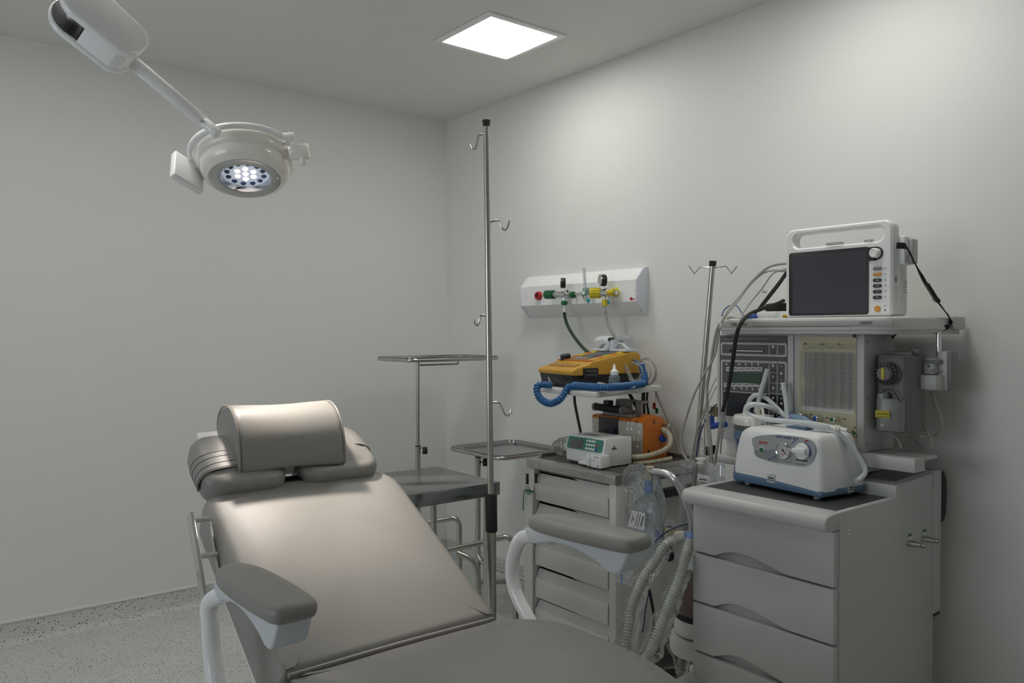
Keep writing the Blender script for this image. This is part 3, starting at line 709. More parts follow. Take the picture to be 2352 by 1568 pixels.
MB().cyl(B + V((.002, 0, 0)), B + V((-.006, 0, 0)), .011, .006, n=16).build('knob_end', CHROME, rg_)
MB().cyl(ra(860, 500), ra(865, 425), .006, n=12).build('gauge_stem', CHROME, rg_)
gc_ = ra(850, 305)
gx2 = V((.66, .75, 0)).normalized()
g_ = MB().cyl(gc_ - gx2 * .011, gc_ + gx2 * .013, .0245, n=32, bev=.003).build('pressure_gauge', BLACK, rg_)
MB().cyl(gc_ - gx2 * .0105, gc_ - gx2 * .0135, .0225, n=28).build('gauge_glass', ALU, g_)
MB().cyl(ra(985, 565), ra(1050, 568), .006, n=12).cyl(ra(1050, 568), ra(985, 565) + V((0, .045, 0)), .007, n=12).build('inlet', CHROME, rg_)
MB().cyl(ra(1040, 580), ra(1112, 582), .0165, n=8, bev=.002).build('coupling_nut', GREEN, rg_)
MB().cyl(ra(880, 640), ra(880, 720), .006, n=12, m=CHROME).lathe([(.008, 0), (.016, -.004), (.0165, -.012), (.013, -.020), (.008, -.022)], ra(880, 718), Z, 20, GREEN).cyl(ra(880, 800), ra(878, 985), .0055, n=12, m=WHITE).build('hose_union', None, rg_)
tub = lambda root: None
gh = [P(1296, 717, x=2.555), P(1298, 730, x=2.56), P(1304, 748, x=2.565), P(1318, 772, x=2.57), P(1337, 796, x=2.58), P(1352, 810, x=2.59), P(1368, 826, x=2.60)]
tag(MB().tube(gh, .0075, 12).build('oxygen_hose', GREENH), 'dark green rubber hose dropping from the green-knobbed regulator', 'hose')
# flowmeter
fm = thing('flowmeter', rootM(gp) @ gq(1385, 545), 'clear graduated flowmeter tube with small green valve, between two regulators', 'flowmeter', rz=F_ROT)
FI = rootM(fm).inverted()
def fa(a, b, out=.045): return FI @ (rootM(gp) @ gq(a, b, -D_ - out))
MB().cyl(fa(1120, 565), fa(1320, 560), .006, n=12).box((fa(1180, 560) + fa(1310, 555)) / 2, (.022, .014, .015), .003).build('union', CHROME, fm)
MB().box(fa(1390, 500), (.026, .026, .034), .005).cyl(fa(1390, 545), fa(1390, 545) + V((0, -.016, 0)), .012, n=20, bev=.002).build('valve_block', mat('clear_green', (.22, .36, .30), .2, var=.05), fm)
MB().lathe([(0, .018), (.006, .018), (.0075, .016)], fa(1390, 545), -Y, 16).build('valve_cap', WHITE, fm)
MB().cyl(fa(1375, 440), fa(1345, -55), .0072, n=16).build('tube', CLEAR, fm)
MB().cyl(fa(1378, 440), fa(1348, -50), .0028, n=8, m=WHITE).build('float_tube', None, fm)
sc_ = MB()
for k in range(14):
    p = fa(1375, 440).lerp(fa(1345, -45), .06 + k * .066); sc_.box(p + V((-.001, -.0075, 0)), (.006, .0006, .001), m=INK)
sc_.build('graduations', None, fm)
t_ = MB().box(fa(1445, 715), (.022, .003, .020), .001, rot=Euler((0, R(38), 0)).to_matrix()).build('tag', TEALT, fm)
MB().tube([fa(1390, 590), fa(1410, 640), fa(1425, 690)], .0012, 6).cyl(fa(1385, 575), fa(1370, 690), .005, n=10).build('outlet_spigot', CHROME, fm)
# air regulator (yellow)
ar_ = thing('air_regulator', rootM(gp) @ gq(2090, 520), 'chrome pressure regulator with bright yellow knob and round white-faced gauge', 'gas regulator', rz=F_ROT)
AI = rootM(ar_).inverted()
def aa(a, b, out=.05): return AI @ (rootM(gp) @ gq(a, b, -D_ - out))
A, B = aa(1730, 535), aa(1480, 540, .080)
kn = MB().cyl(A, B, .0215, .0235, 24, bev=.004); ax = (B - A).normalized(); e1 = ax.cross(Z).normalized(); e2 = ax.cross(e1)
for k in range(12):
    a = k * math.pi / 6; d = (e1 * math.cos(a) + e2 * math.sin(a)) * .0225; kn.tube([A + d * .97, B + d * 1.02 - ax * .004], .0024, 5)
kn.build('pressure_knob', YELLOW, ar_)
MB().cyl(aa(1720, 535), aa(1930, 530), .0185, n=24, bev=.002).cyl(aa(2060, 535), aa(2120, 530), .009, n=14).cyl(aa(2100, 530), aa(2095, 520, .0), .010, n=16).build('valve_body', CHROME, ar_)
MB().cyl(aa(1930, 530), aa(2060, 525), .015, .017, n=8, bev=.002).build('coupling_nut', YELLOW, ar_)
MB().cyl(aa(1810, 440), aa(1808, 380), .006, n=12).build('gauge_stem', CHROME, ar_)
gc_ = aa(1790, 240); gd = V((-.42, -.90, 0)).normalized()
g_ = MB().cyl(gc_ - gd * .012, gc_ + gd * .014, .0265, n=32, bev=.003).build('pressure_gauge', BLACK, ar_)
MB().lathe([(.0225, .0141), (.0235, .0165), (.026, .0165), (.0265, .013)], gc_, gd, 32).build('bezel', CHROME, g_)
MB().lathe([(0, .0146), (.0225, .0146)], gc_, gd, 32).build('dial', PAPER, g_)
gx = Z.cross(-gd).normalized() * -1
dl = MB()
for k in range(11):
    a = R(225 - 27 * k); p = gc_ + gd * .0150 + gx * .0185 * math.cos(a) + Z * .0185 * math.sin(a)
    dl.box(p, (.0012, .0006, .0034), m=INK)
dl.cyl(gc_ + gd * .0152 - Z * .006, gc_ + gd * .0152 + Z * .016, .0011, .0005, n=6, m=INK).lathe([(0, .0165), (.003, .0155)], gc_, gd, 10, m=INK).box(gc_ + gd * .015 - Z * .0115, (.010, .0006, .003), m=INK)
dl.build('dial_marks', None, g_)
MB().cyl(aa(1825, 620), aa(1830, 690), .006, n=12, m=CHROME).cyl(aa(1830, 690), aa(1832, 850), .0125, n=10, bev=.002, m=YELLOW).cyl(aa(1838, 850), aa(1846, 990), .0062, n=12, m=GREYP).build('hose_union', None, ar_)
MB().tube([aa(1960, 600), aa(1920, 650), aa(1915, 700)], .0014, 6, m=TEALT).box(aa(1925, 750), (.012, .003, .016), .001, rot=Euler((0, R(-25), 0)).to_matrix(), m=TEALT).build('tag', None, ar_)
ah = [P(1390, 713, x=2.545), P(1391, 722, x=2.55), P(1396, 742, x=2.555), P(1408, 766, x=2.565), P(1424, 789, x=2.58), P(1438, 806, x=2.59), P(1452, 821, x=2.60)]
tag(MB().tube(ah, .0068, 12).build('air_hose', CABLE), 'pale grey hose dropping from the yellow-knobbed regulator', 'hose')

# ================================================================== WHITE EMERGENCY CART
ec = thing('emergency_cart', (2.12, 2.325, 0), 'white metal drawer cart with a raised-rim stainless top, holding the infusion pump and orange ventilator', 'medical cart', rz=F_ROT)
qe = survey(ec); W2 = .255; EH = .81
c5 = crop(1180, 860, 3.563); c4 = crop(1140, 1060, 3.086)
# carcass, corner posts and drawers
dp = .50
bd = MB().span((-W2 + .035, .03, .12), (W2 - .035, dp - .01, EH - .045)).build('carcass', CARTW, ec)
for a, b, nm in ((-W2 - .0, -W2 + .040, 'corner_post'), (W2 - .036, W2 - .0, 'corner_post')):
    MB().span((a, .004, .10), (b, .05, EH - .035), .004).build(nm, CARTW, ec)
    MB().span((a, dp - .05, .10), (b, dp, EH - .035), .004).build(nm, CARTW, ec)
MB().span((-W2 + .002, .05, .12), (-W2 + .014, dp - .05, EH - .04)).build('side_panel', CARTW, ec)
MB().span((W2 - .014, .05, .12), (W2 - .002, dp - .05, EH - .04)).build('side_panel', CARTW, ec)
zr = []
lx = W2 - .04
z_edges = [.765, .640, .505, .370, .235, .125]
for k in range(5):
    z1, z0 = z_edges[k] - .004, z_edges[k + 1] + .004; h = z1 - z0
    prof = [(.028, z0), (.006, z0), (.004, z0 + .004), (.004, z0 + h * .60), (.012, z0 + h * .66), (.028, z0 + h * .93), (.028, z1)] if True else None
    dw = MB().prism(prof, (-lx + .004, 0, 0), Y, Z, (2 * lx - .006, 0, 0), .0015, 1).build('drawer', CARTW, ec)
    MB().span((-lx + .004, .0285, z0 + h * .90), (lx - .004, .0295, z1 + .006)).build('drawer_gap_shade', DKG, dw)  # dark strip, colours in the shade between the drawers
# stainless top with upstanding rim on three sides
tp = MB().span((-W2 - .004, -.004, EH - .036), (W2 + .004, dp + .005, EH), .003)
top_ = tp.build('steel_top', STEEL, ec)
MB().span((-W2 - .004, .07, EH), (-W2 + .006, dp + .005, EH + .016), .002).span((W2 - .006, .14, EH), (W2 + .004, dp + .005, EH + .020), .002).span((-W2, dp - .005, EH), (W2, dp + .005, EH + .02), .002).build('rim', STEEL, ec)
MB().span((-W2 + .012, .05, EH), (W2 - .010, dp - .01, EH + .0015)).build('top_mat', mat('dark_steel_mat', (.10, .095, .09), .4, metal=.3, var=.12), ec)
# locking bar on the near post with its green security tie
lb = MB().prism(rrect(.052, .60, .012, 4, 0, 0, (.018, .004, .004, .004)), (-W2 + .016, -.010, .395), X, Z, (0, .010, 0), .0015).build('locking_bar', CARTW, ec)
MB().span((-W2 - .012, .0, .70), (-W2 + .0, .012, .745), .002).build('lock_hasp', BLACK, ec)
MB().span((-W2 + .05, -.004, .715), (-W2 + .058, .006, .755), .002).build('lock_catch', BLACK, ec)
sp = qe(1212, 1125, -.014)
ty = MB().tube([sp + V((.016 * math.cos(a), -.002 * math.sin(a), .017 * math.sin(a))) for a in [k * math.pi / 5 for k in range(10)]], .0014, 6, closed=True, sub=3)
ty.tube([sp + V((-.010, -.003, .006)), sp + V((-.022, -.004, -.02)), sp + V((-.026, -.003, -.09))], .0020, 6).box(sp + V((.016, -.002, -.001)), (.046, .003, .009), .001)
tie = ty.build('security_tie', GREEN, ec)
MB().box(sp + V((-.014, -.001, .003)), (.022, .004, .008), .001).build('tie_hook', WHITE, ec)
MB().span((W2 + .004, .16, .700), (W2 + .034, .42, .735), .006).span((W2 + .0, .18, .71), (W2 + .008, .20, .73)).span((W2 + .0, .38, .71), (W2 + .008, .40, .73)).build('side_handle', BLACK, ec)
MB().span((-.22, .05, .10), (.22, .45, .125)).build('underframe', BLACKR, ec)
for sx in (-.2, .2):
    for sy in (.09, .43): caster(MB(), (sx, sy, 0), .045).build('caster', BLACKR, ec)

# ------------------------------------------------------------------ wall shelf for the defibrillator
SROT = F_ROT - R(9)
sh = thing('equipment_shelf', (2.36, 2.38, 1.09), 'thin white raised shelf on a black post, carrying the amber defibrillator', 'shelf')
MB().prism([(2.155 - 2.36, 2.585 - 2.38), (2.118 - 2.36, 2.168 - 2.38), (2.605 - 2.36, 2.268 - 2.38), (2.625 - 2.36, 2.60 - 2.38)], (0, 0, 0), X, Y, (0, 0, .022), .004).build('shelf_board', CARTW, sh)
MB().cyl((.252, .0, -.258), (.252, .0, .004), .009, n=14).build('post', BLACK, sh)
STOP = 1.112
# ------------------------------------------------------------------ amber defibrillator
df = thing('defibrillator', (2.185, 2.478, STOP), 'amber-yellow defibrillator with black underside on the raised shelf', 'defibrillator', rz=SROT)
qd = survey(df); hw = .132
prof = [(.0, .052), (-.006, .064), (.0, .074), (.02, .083), (.075, .096), (.09, .107), (.30, .145), (.335, .140), (.35, .10), (.35, .056)]
MB().prism(prof, (-hw, 0, 0), Y, Z, (2 * hw, 0, 0), .007, 3).build('case', YELLOWD, df)
MB().prism([(.01, .012), (.0, .048), (.0, .054), (.345, .058), (.345, .008), (.05, .008)], (-hw + .01, 0, 0), Y, Z, (2 * hw - .02, 0, 0), .003).build('base', BLACK, df)
SLP = math.atan2(.038, .21)
Dm = Mx.Translation((0, .09, .107)) @ Mx.Rotation(SLP, 4, 'X')
def dl_(x, s, h=.001): return Dm @ V((x, s, h))
DR = Mx.Rotation(SLP, 3, 'X')
def dbox(nm, x0, x1, s0, s1, h, m, bev=.001, par=df):
    return MB().box(dl_((x0 + x1) / 2, (s0 + s1) / 2, h / 2), (x1 - x0, s1 - s0, h), bev, rot=DR).build(nm, m, par)
kp = dbox('keypad', -.118, .118, .0, .205, .003, YORANGE)
dbox('screen_bezel', -.058, .070, .012, .20, .0048, DKG, par=kp)
scn = dbox('screen', -.048, .060, .075, .19, .0056, SCREEN, par=kp)
dbox('keypad_band', -.118, .118, .0, .018, .0042, ORANGE, par=kp)
for k in range(4): dbox('key', -.105, -.075, .06 + k * .034, .08 + k * .034, .006, YELLOW if k % 2 else ORANGE, par=kp)
for k in range(4): dbox('key', .080, .108, .06 + k * .034, .08 + k * .034, .006, YELLOW if k % 2 else ORANGE, par=kp)
for k in range(3): dbox('key', -.035 + k * .030, -.018 + k * .030, .028, .045, .0065, GREYP if k < 2 else AMBER, par=kp)
MB().box((.0, .045, .088), (.19, .035, .012), .004, rot=Mx.Rotation(R(14), 3, 'X')).build('front_recess', mat('amber_dark', (.38, .20, .03), .45, var=.03), df)
kc2 = dl_(-.085, .018, .0)
MB().lathe([(.022, 0), (.023, .004), (.022, .020), (.018, .023), (0, .023)], kc2, DR @ Z, 24).build('selector_knob', mat('navy_knob', (.012, .016, .028), .4), df)
sd1 = MB().box((hw + .001, .085, .062), (.006, .075, .040), .003).build('side_socket', BLACK, df)
for k in range(2): MB().box((hw + .0045, .085, .070 - k * .016), (.002, .05, .004)).build('socket_slot', DKG, sd1)
MB().box((-.01, .035, .035), (.022, .02, .028), .003).build('front_plug', YELLOWD, df)
MB().box((-.055, .008, .032), (.012, .012, .055), .003, rot=Euler((0, R(-32), 0)).to_matrix()).build('clip', GREYP, df)
MB().span((-.075, .02, .0), (.055, .10, .05), .004).build('front_connector', BLACK, df)
# paddles at the back: two grey grips meeting in the middle
for sx in (-1, 1):
    pd = MB(); y0 = .30
    pd.box((sx * .070, y0 + .0, .150), (.115, .075, .012), .004)
    pd.tube([V((sx * .012, y0, .156)), V((sx * .016, y0, .180)), V((sx * .045, y0, .197)), V((sx * .085, y0, .200)), V((sx * .128, y0, .196))], .01, 10, flat=(.016, .0055))
    pd.tube([V((sx * .022, y0, .160)), V((sx * .036, y0, .178)), V((sx * .075, y0, .176)), V((sx * .105, y0, .156))], .006, 8, flat=(.014, .004))
    pd.box((sx * .010, y0, .172), (.022, .05, .044), .007)
    pd.build('paddle', BRACK, df)
MB().box((0, .285, .196), (.012, .03, .012), .002, rot=Euler((0, R(45), 0)).to_matrix()).build('latch', BLACK, df)
def helix(path, R_, r, turns, m=None, n=6):
    pts = catmull([V(p) for p in path], 40); L = [0]
    for a, b in zip(pts, pts[1:]): L.append(L[-1] + (b - a).length)
    T = L[-1]; out = []; N = turns * 10; prev = None; i = 0
    for k in range(N + 1):
        s = T * k / N
        while i < len(L) - 2 and L[i + 1] < s: i += 1
        f = (s - L[i]) / max(1e-9, L[i + 1] - L[i]); c = pts[i].lerp(pts[i + 1], min(1, f)); d = (pts[i + 1] - pts[i]).normalized()
        e1 = d.orthogonal().normalized() if prev is None else (prev - d * prev.dot(d)).normalized(); prev = e1; e2 = d.cross(e1)
        a = 2 * math.pi * turns * k / N; out.append(c + (e1 * math.cos(a) + e2 * math.sin(a)) * R_)
    return MB().tube(out, r, n, m=m, smooth=False)
cz = STOP + .0185
loop = [P(1266, 884, x=2.14), P(1240, 883, x=2.115), P(1233, 893, x=2.10), P(1240, 914, x=2.10), P(1262, 926, x=2.10), P(1284, 918, x=2.10), P(1297, 903, x=2.115), P(1305, 889, x=2.13), P(1322, 887, x=2.135)]
m = helix(loop, .0120, .0037, 32)
m.tube([V(p) for p in loop], .0105, 10, sub=10)
tag(m.build('coiled_cord', BLUEC), 'blue coiled cord looping below the front of the raised shelf', 'coiled cord', 'blue coiled paddle cords')
run = [P(1318, 886, x=2.14), P(1350, 890, x=2.142), P(1385, 895, x=2.15), P(1420, 897, x=2.22), P(1452, 897, x=2.33), P(1472, 893, x=2.42), P(1481, 878, x=2.45), P(1479, 858, x=2.46), P(1473, 838, x=2.46)]
for p_ in run: p_.z = max(p_.z, STOP + .0168)
m = helix(run, .0120, .0037, 62)
m.tube([V(p) for p in run], .0105, 10, sub=10)
m.tube([P(1473, 838, x=2.46), P(1462, 829, x=2.46), P(1450, 823, x=2.47)], .0035, 8)
tag(m.build('coiled_cord', BLUEC), 'blue coiled cord lying along the shelf edge and rising behind the dropper bottle', 'coiled cord', 'blue coiled paddle cords')
# dropper bottle
bt = thing('dropper_bottle', P(1411, 888, x=2.30), 'small clear dropper bottle with white pointed cap on the raised shelf', 'bottle')
bt.location.z = STOP
MB().lathe([(0, 0), (.021, 0), (.0225, .003), (.0225, .045), (.020, .052), (.012, .058), (.012, .062)], (0, 0, 0), Z, 24).build('bottle_body', BOTTLE, bt)
MB().lathe([(0, .001), (.0205, .002), (.0205, .030), (0, .030)], (0, 0, 0), Z, 20).build('liquid', mat('grey_gel', (.10, .14, .16), .2, var=.05), bt)
MB().lathe([(.015, .056), (.016, .058), (.0155, .072), (.012, .074), (.008, .078), (.0035, .098), (0, .100)], (0, 0, 0), Z, 20).build('cap', WHITE, bt)
# grey ECG lead coil beside the defibrillator
lc = MB()
for k in range(7):
    a = k * .12; pts = []
    for j in range(12):
        th = 2 * math.pi * j / 12
        pts.append(V((2.47 + .03 * math.cos(a * 3) + .016 * math.sin(k), 2.30 - .02 + .05 * math.cos(th) + .005 * k - .02, STOP + .062 + (.058 - .004 * k) * math.sin(th))))
    lc.tube(pts, .0024, 6, closed=True, sub=3)
lc.tube([P(1430, 828, x=2.42), P(1436, 846, x=2.42), P(1450, 872, x=2.42), P(1460, 886, x=2.42)], .0028, 6).tube([P(1432, 828, x=2.42), P(1443, 850, x=2.42), P(1458, 880, x=2.42)], .0028, 6)
lc.build('lead_coil', CABLE); o = bpy.data.objects['lead_coil']; tag(o, 'coiled grey ECG leads beside the blue cord on the raised shelf', 'cable')
pg = thing('lead_connector', P(1380, 884, x=2.20), 'grey moulded plug lying across the blue coiled cord', 'connector')
po = V(pg.location); a = P(1374, 884, x=2.19) - po; b = P(1397, 886, x=2.2) - po
MB().tube([a, a.lerp(b, .5), b], .012, 12, rad=lambda t: .012 - .006 * t ** 2).build('plug_body', CABLE, pg)
MB().tube([b, P(1420, 892, x=2.24) - po, P(1440, 892, x=2.28) - po, P(1458, 888, x=2.33) - po], .0032, 8).build('lead', WHITE, pg)
# drooping mains cords and hanging tags under the shelf
tag(MB().tube([P(1319, 909, x=2.50), P(1321, 930, x=2.50), P(1328, 965, x=2.50), P(1334, 1000, x=2.48), P(1330, 1036, x=2.46)], .0065, 8).build('power_cord', BLACKR), 'thick black cord hanging from the shelf to behind the infusion pump', 'cable', 'black cords under the shelf')
tag(MB().tube([P(1446, 905, x=2.55), P(1455, 921, x=2.57), P(1468, 950, x=2.58), P(1474, 962, x=2.62)], .0075, 8).build('power_cord', BLACKR), 'thick black cord slanting behind the grey clamp of the orange ventilator', 'cable', 'black cords under the shelf')
tag(MB().tube([P(1487, 900, x=2.58), P(1486, 925, x=2.58), P(1489, 945, x=2.58), P(1491, 970, x=2.635)], .0045, 8).build('power_cord', BLACKR), 'thin black cord hanging straight beside the red and green tags', 'cable', 'black cords under the shelf')
tag(MB().tube([P(1504, 893, x=2.60), P(1512, 915, x=2.62), P(1530, 955, x=2.63), P(1556, 1022, x=2.63), P(1561, 1042, x=2.63)], .0045, 8).build('power_cord', CABLE), 'pale grey cord running straight down the wall right of the ventilator', 'cable')
tags = thing('hanging_tag', P(1504, 893, x=2.605), 'red and green plastic tags on a string under the shelf', 'tag')
go = V(tags.location)
MB().tube([(0, 0, 0), P(1506, 915, x=2.605) - go, P(1505, 925, x=2.605) - go], .0012, 5).build('string', CABLE, tags)
MB().prism(rrect(.016, .028, .006, 4), P(1502, 932, x=2.603) - go, -Y, Z, (.003, 0, 0), .001).build('red_tag', RED, tags)
MB().prism(rrect(.016, .024, .006, 4), P(1508, 943, x=2.605) - go, -Y, Z, (.003, 0, 0), .001).build('green_tag', GREEN, tags)

# ------------------------------------------------------------------ orange transport ventilator
vt = thing('ventilator', (2.42, 2.354, EH + .0015), 'orange transport ventilator with cream front panel at the back of the white cart', 'ventilator', rz=F_ROT)
qv = survey(vt); hv, HV, DV = .150, .168, .155
c6 = crop(1290, 900, 8.252)
def vp(a, b, ly=-.002): return qv(*c6(a, b), ly)
sid = [(0, .004), (0, HV), (.012, HV + .006), (.045, HV + .022), (.088, HV + .014), (.112, HV - .002), (.116, .004)]
MB().prism(sid, (hv - .045, 0, 0), Y, Z, (.045, 0, 0), .004).build('end_case', ORANGE, vt)
MB().prism([(0, .004), (0, HV), (.01, HV + .004), (DV, HV + .004), (DV, .004)], (-hv, 0, 0), Y, Z, (2 * hv - .03, 0, 0), .004).build('case', ORANGE, vt)
MB().span((hv - .06, .11, .004), (hv - .01, DV, HV - .01), .004).build('end_block', ORANGE, vt)
fp_ = MB().span((-hv + .006, -.005, .02), (hv - .003, 0, HV - .010), .002).build('front_panel', mat('cream_face', (.56, .53, .45), .45, var=.015), vt)
a, b = vp(705, 460, -.006), vp(1060, 815, -.006); MB().span((a.x, -.0075, b.z), (b.x + .003, -.004, a.z), .001).build('screen', SCREENB, fp_)
for u, v, w, h in ((610, 620, 40, 50), (605, 715, 40, 60), (1140, 680, 45, 60), (1135, 790, 45, 60), (1262, 600, 55, 75), (1340, 600, 55, 75), (1250, 705, 55, 75), (1328, 705, 55, 75), (1475, 655, 55, 80), (1460, 770, 55, 80), (1368, 895, 50, 80), (1445, 910, 50, 80), (1435, 1040, 60, 40)):
    c = vp(u, v, -.006); k_ = .00020
    MB().box((c.x, -.006, c.z), (w * k_, .003, h * k_), .001).build('key', WHITE, fp_)
c = vp(612, 442, -.0062); MB().box((c.x + .006, -.0055, c.z), (.012, .001, .003)).build('maker_mark', INK, fp_)
c = vp(1240, 520, -.0062); MB().box((c.x + .012, -.0055, c.z), (.028, .001, .002)).build('caption', INK, fp_)
MB().box((hv + .0005, .03, .035), (.002, .011, .026), .002).build('side_slot', BLACK, vt)
c = V((hv + .001, .062, HV - .004)); MB().prism([(-.004, 0), (.004, 0), (0, .008)], c, Y, Z, (.001, 0, 0), m=INK).box(c + V((.0005, 0, -.006)), (.001, .018, .003), m=INK).build('emblem', None, vt)
MB().cyl((hv - .015, .13, HV - .025), (hv + .02, .13, HV - .025), .008, n=14).build('side_fitting', ALU, vt)
# handle bar with its black grip and rail clamps
h0, h1 = qv(1362, 929, -.01), qv(1424, 935, -.01)
grip_a, grip_b = V((h0.x, .005, HV + .037)), V((h1.x, .005, HV + .034))
hn = MB().cyl(grip_a, grip_b, .0155, n=20, bev=.003).build('handle_grip', BLACKR, vt)
for gx_ in (grip_a - X * .004, grip_b - X * .002): MB().cyl(gx_ - X * .004, gx_ + X * .012, .0175, n=20, bev=.003).build('grip_end', MIDG, hn)
MB().prism([(-.010, .012), (.012, .012), (.09, -.012), (.09, -.024), (.05, -.024), (.0, -.010)], grip_b + V((.004, 0, 0)), Y, Z, (.010, 0, 0), .002).build('handle_arm', MIDG, vt)
MB().prism([(-.010, .012), (.012, .012), (.09, -.012), (.09, -.024), (.05, -.024), (.0, -.010)], grip_a + V((-.012, 0, 0)), Y, Z, (.010, 0, 0), .002).build('handle_arm', MIDG, vt)
MB().box((-.02, .06, HV + .01), (.17, .08, .014), .004).build('top_plate', MIDG, vt)
for x0_, x1_ in ((-.065, .025), (.050, .085)):
    MB().prism([(.0, 0), (.010, .0), (.010, .050), (.045, .050), (.045, .060), (.0, .060), (-.004, .030)], (x0_, .06, HV + .012), Y, Z, (x1_ - x0_, 0, 0), .002).build('rail_clamp', MIDG, vt)
MB().box((-.07, .02, HV + .058), (.035, .03, .02), .004).build('clamp_foot', BLACK, vt)
# cream corrugated breathing hose
hp = [P(1514, 985, x=2.56), P(1526, 988, x=2.53), P(1537, 997, x=2.50), P(1541, 1012, x=2.46), P(1534, 1028, x=2.42), P(1510, 1040, x=2.38), P(1480, 1048, x=2.36), P(1452, 1050, x=2.36)]
pts = catmull(hp, 16); cr = MB()
cr.tube(pts, .009, 12, smooth=False)
for i in range(0, len(pts) - 1, 2):
    d = (pts[i + 1] - pts[i]).normalized(); cr.lathe([(.009, -.002), (.0115, 0), (.009, .002)], pts[i], d, 12)
tag(cr.build('breathing_hose', CREAMH), 'cream corrugated hose curling round the orange ventilator', 'hose')
hp = [P(1542, 1052, x=2.42), P(1510, 1058, x=2.38), P(1480, 1062, x=2.36), P(1455, 1064, x=2.36)]
pts = catmull(hp, 16); cr = MB().tube(pts, .007, 12, smooth=False)
for i in range(0, len(pts) - 1, 3):
    d = (pts[i + 1] - pts[i]).normalized(); cr.lathe([(.007, -.003), (.010, 0), (.007, .003)], pts[i], d, 12)
cr.warp(lambda v: (v.x, v.y, max(v.z, EH + .002)))
tag(cr.build('breathing_hose', CREAMH), 'cream corrugated hose lying flat on the cart below the ventilator', 'hose')
MB().cyl((hv - .012, .115, .095), (hv + .018, .10, .085), .013, n=18, bev=.002).build('hose_port', BLUE, vt)
MB().cyl((hv - .02, .13, .12), (hv + .012, .13, .118), .010, n=14).build('hose_elbow', CREAMH, vt)
# ------------------------------------------------------------------ white infusion pump with green keypad
ip = thing('infusion_pump', (2.185, 2.302, EH + .0015), 'white infusion pump with teal keypad at the front of the cart top', 'infusion pump', rz=F_ROT)
qp = survey(ip); hp_, HP_, DP_ = .108, .112, .155
prof = [(.012, .004), (.0, .012), (.0, .052), (-.004, .056), (.010, HP_ - .002), (.014, HP_), (DP_, HP_), (DP_, .004)]
MB().prism(prof, (-hp_, 0, 0), Y, Z, (2 * hp_, 0, 0), .004, 2).build('case', WHITE, ip)
TL = math.atan2(.014, .054)
Pm_ = Mx.Translation((0, -.004, .056)) @ Mx.Rotation(-TL, 4, 'X')
def pbox(nm, x0, x1, z0, z1, t, m, par, bev=.0008):
    return MB().box(Pm_ @ V(((x0 + x1) / 2, -t / 2, (z0 + z1) / 2)), (x1 - x0, t, z1 - z0), bev, rot=Mx.Rotation(-TL, 3, 'X')).build(nm, m, par)
kp = MB().prism(rrect(.200, .050, .008, 5), Pm_ @ V((0, 0, .028)), X, (Pm_.to_3x3() @ Z), Pm_.to_3x3() @ V((0, -.002, 0))).build('keypad', TEAL, ip)
pbox('display', -.085, -.010, .008, .044, .003, LCDG, kp)
for r in range(3):
    for c in range(4):
        p = Pm_ @ V((.012 + c * .0135, -.002, .043 - r * .0155)); MB().lathe([(0, .002), (.0045, .002), (.0055, 0)], p, Pm_.to_3x3() @ V((0, -1, 0)), 14).build('key', WHITE, kp)
for z_, m_ in ((.028, RED), (.012, BLUE)):
    MB().lathe([(0, .002), (.0045, .002), (.0055, 0)], Pm_ @ V((.068, -.002, z_)), Pm_.to_3x3() @ V((0, -1, 0)), 14).build('key', m_, kp)
MB().box((-.03, .06, HP_ + .0005), (.10, .05, .001), m=PAPER).box((-.03, .06, HP_ + .0012), (.08, .006, .0006), m=INK).box((-.02, .075, HP_ + .0012), (.05, .004, .0006), m=INK).build('top_label', None, ip)
c = V((hp_ + .0005, .055, .078)); MB().prism([(-.005, 0), (.005, 0), (0, .008)], c, Y, Z, (.001, 0, 0), m=INK).box(c + V((.0005, 0, -.005)), (.001, .026, .004), m=INK).build('emblem', None, ip)
gd_ = MB().box((.055, -.018, .032), (.022, .04, .050), .006).cyl((.040, -.02, .02), (.040, .005, .02), .018, n=20, bev=.004).box((.015, -.010, .012), (.06, .025, .012), .004)
gd_.build('syringe_clamp', WHITE, ip)
MB().box((.098, -.010, .030), (.058, .055, .050), .006).build('drive_head', WHITE, ip)
MB().box((.085, -.012, .034), (.03, .056, .001)).build('head_seam', GREYP, ip)
for dx, dz in ((.012, .018), (.026, .018), (.026, -.016)): MB().lathe([(0, .001), (.0025, .001), (.003, 0)], (.098 + dx - .012, -.0375, .030 + dz), -Y, 8).build('screw', INK, ip)
MB().box((0, .07, .0032), (.19, .12, .006), .002).build('base_pad', BLACK, ip)
# crumpled clear bag behind the pump
def crumple(c, s, n=20, seed=1, amp=.25):
    rnd = random.Random(seed); t = bmesh.new(); bmesh.ops.create_icosphere(t, subdivisions=4, radius=1)
    ph = [(V((rnd.uniform(-1, 1), rnd.uniform(-1, 1), rnd.uniform(-1, 1))) * rnd.uniform(2, 7), rnd.uniform(0, 6.3)) for _ in range(9)]
    for v in t.verts:
        k = 1 + amp * sum(abs(math.sin(v.co.dot(a) + b)) for a, b in ph) / 9 - amp * .5
        v.co = V((c[0] + v.co.x * s[0] * k, c[1] + v.co.y * s[1] * k, c[2] + v.co.z * s[2] * k))
    m = MB(); m._add(t, None); return m
bgm = crumple((2.30, 2.525, EH + .042), (.07, .045, .038), seed=3, amp=.7)
bgm.warp(lambda v: (v.x, v.y, max(v.z, EH + .003)))
tag(bgm.build('plastic_bag', WRAP, angle=180), 'crumpled clear plastic bag on the cart top behind the pump', 'plastic bag')
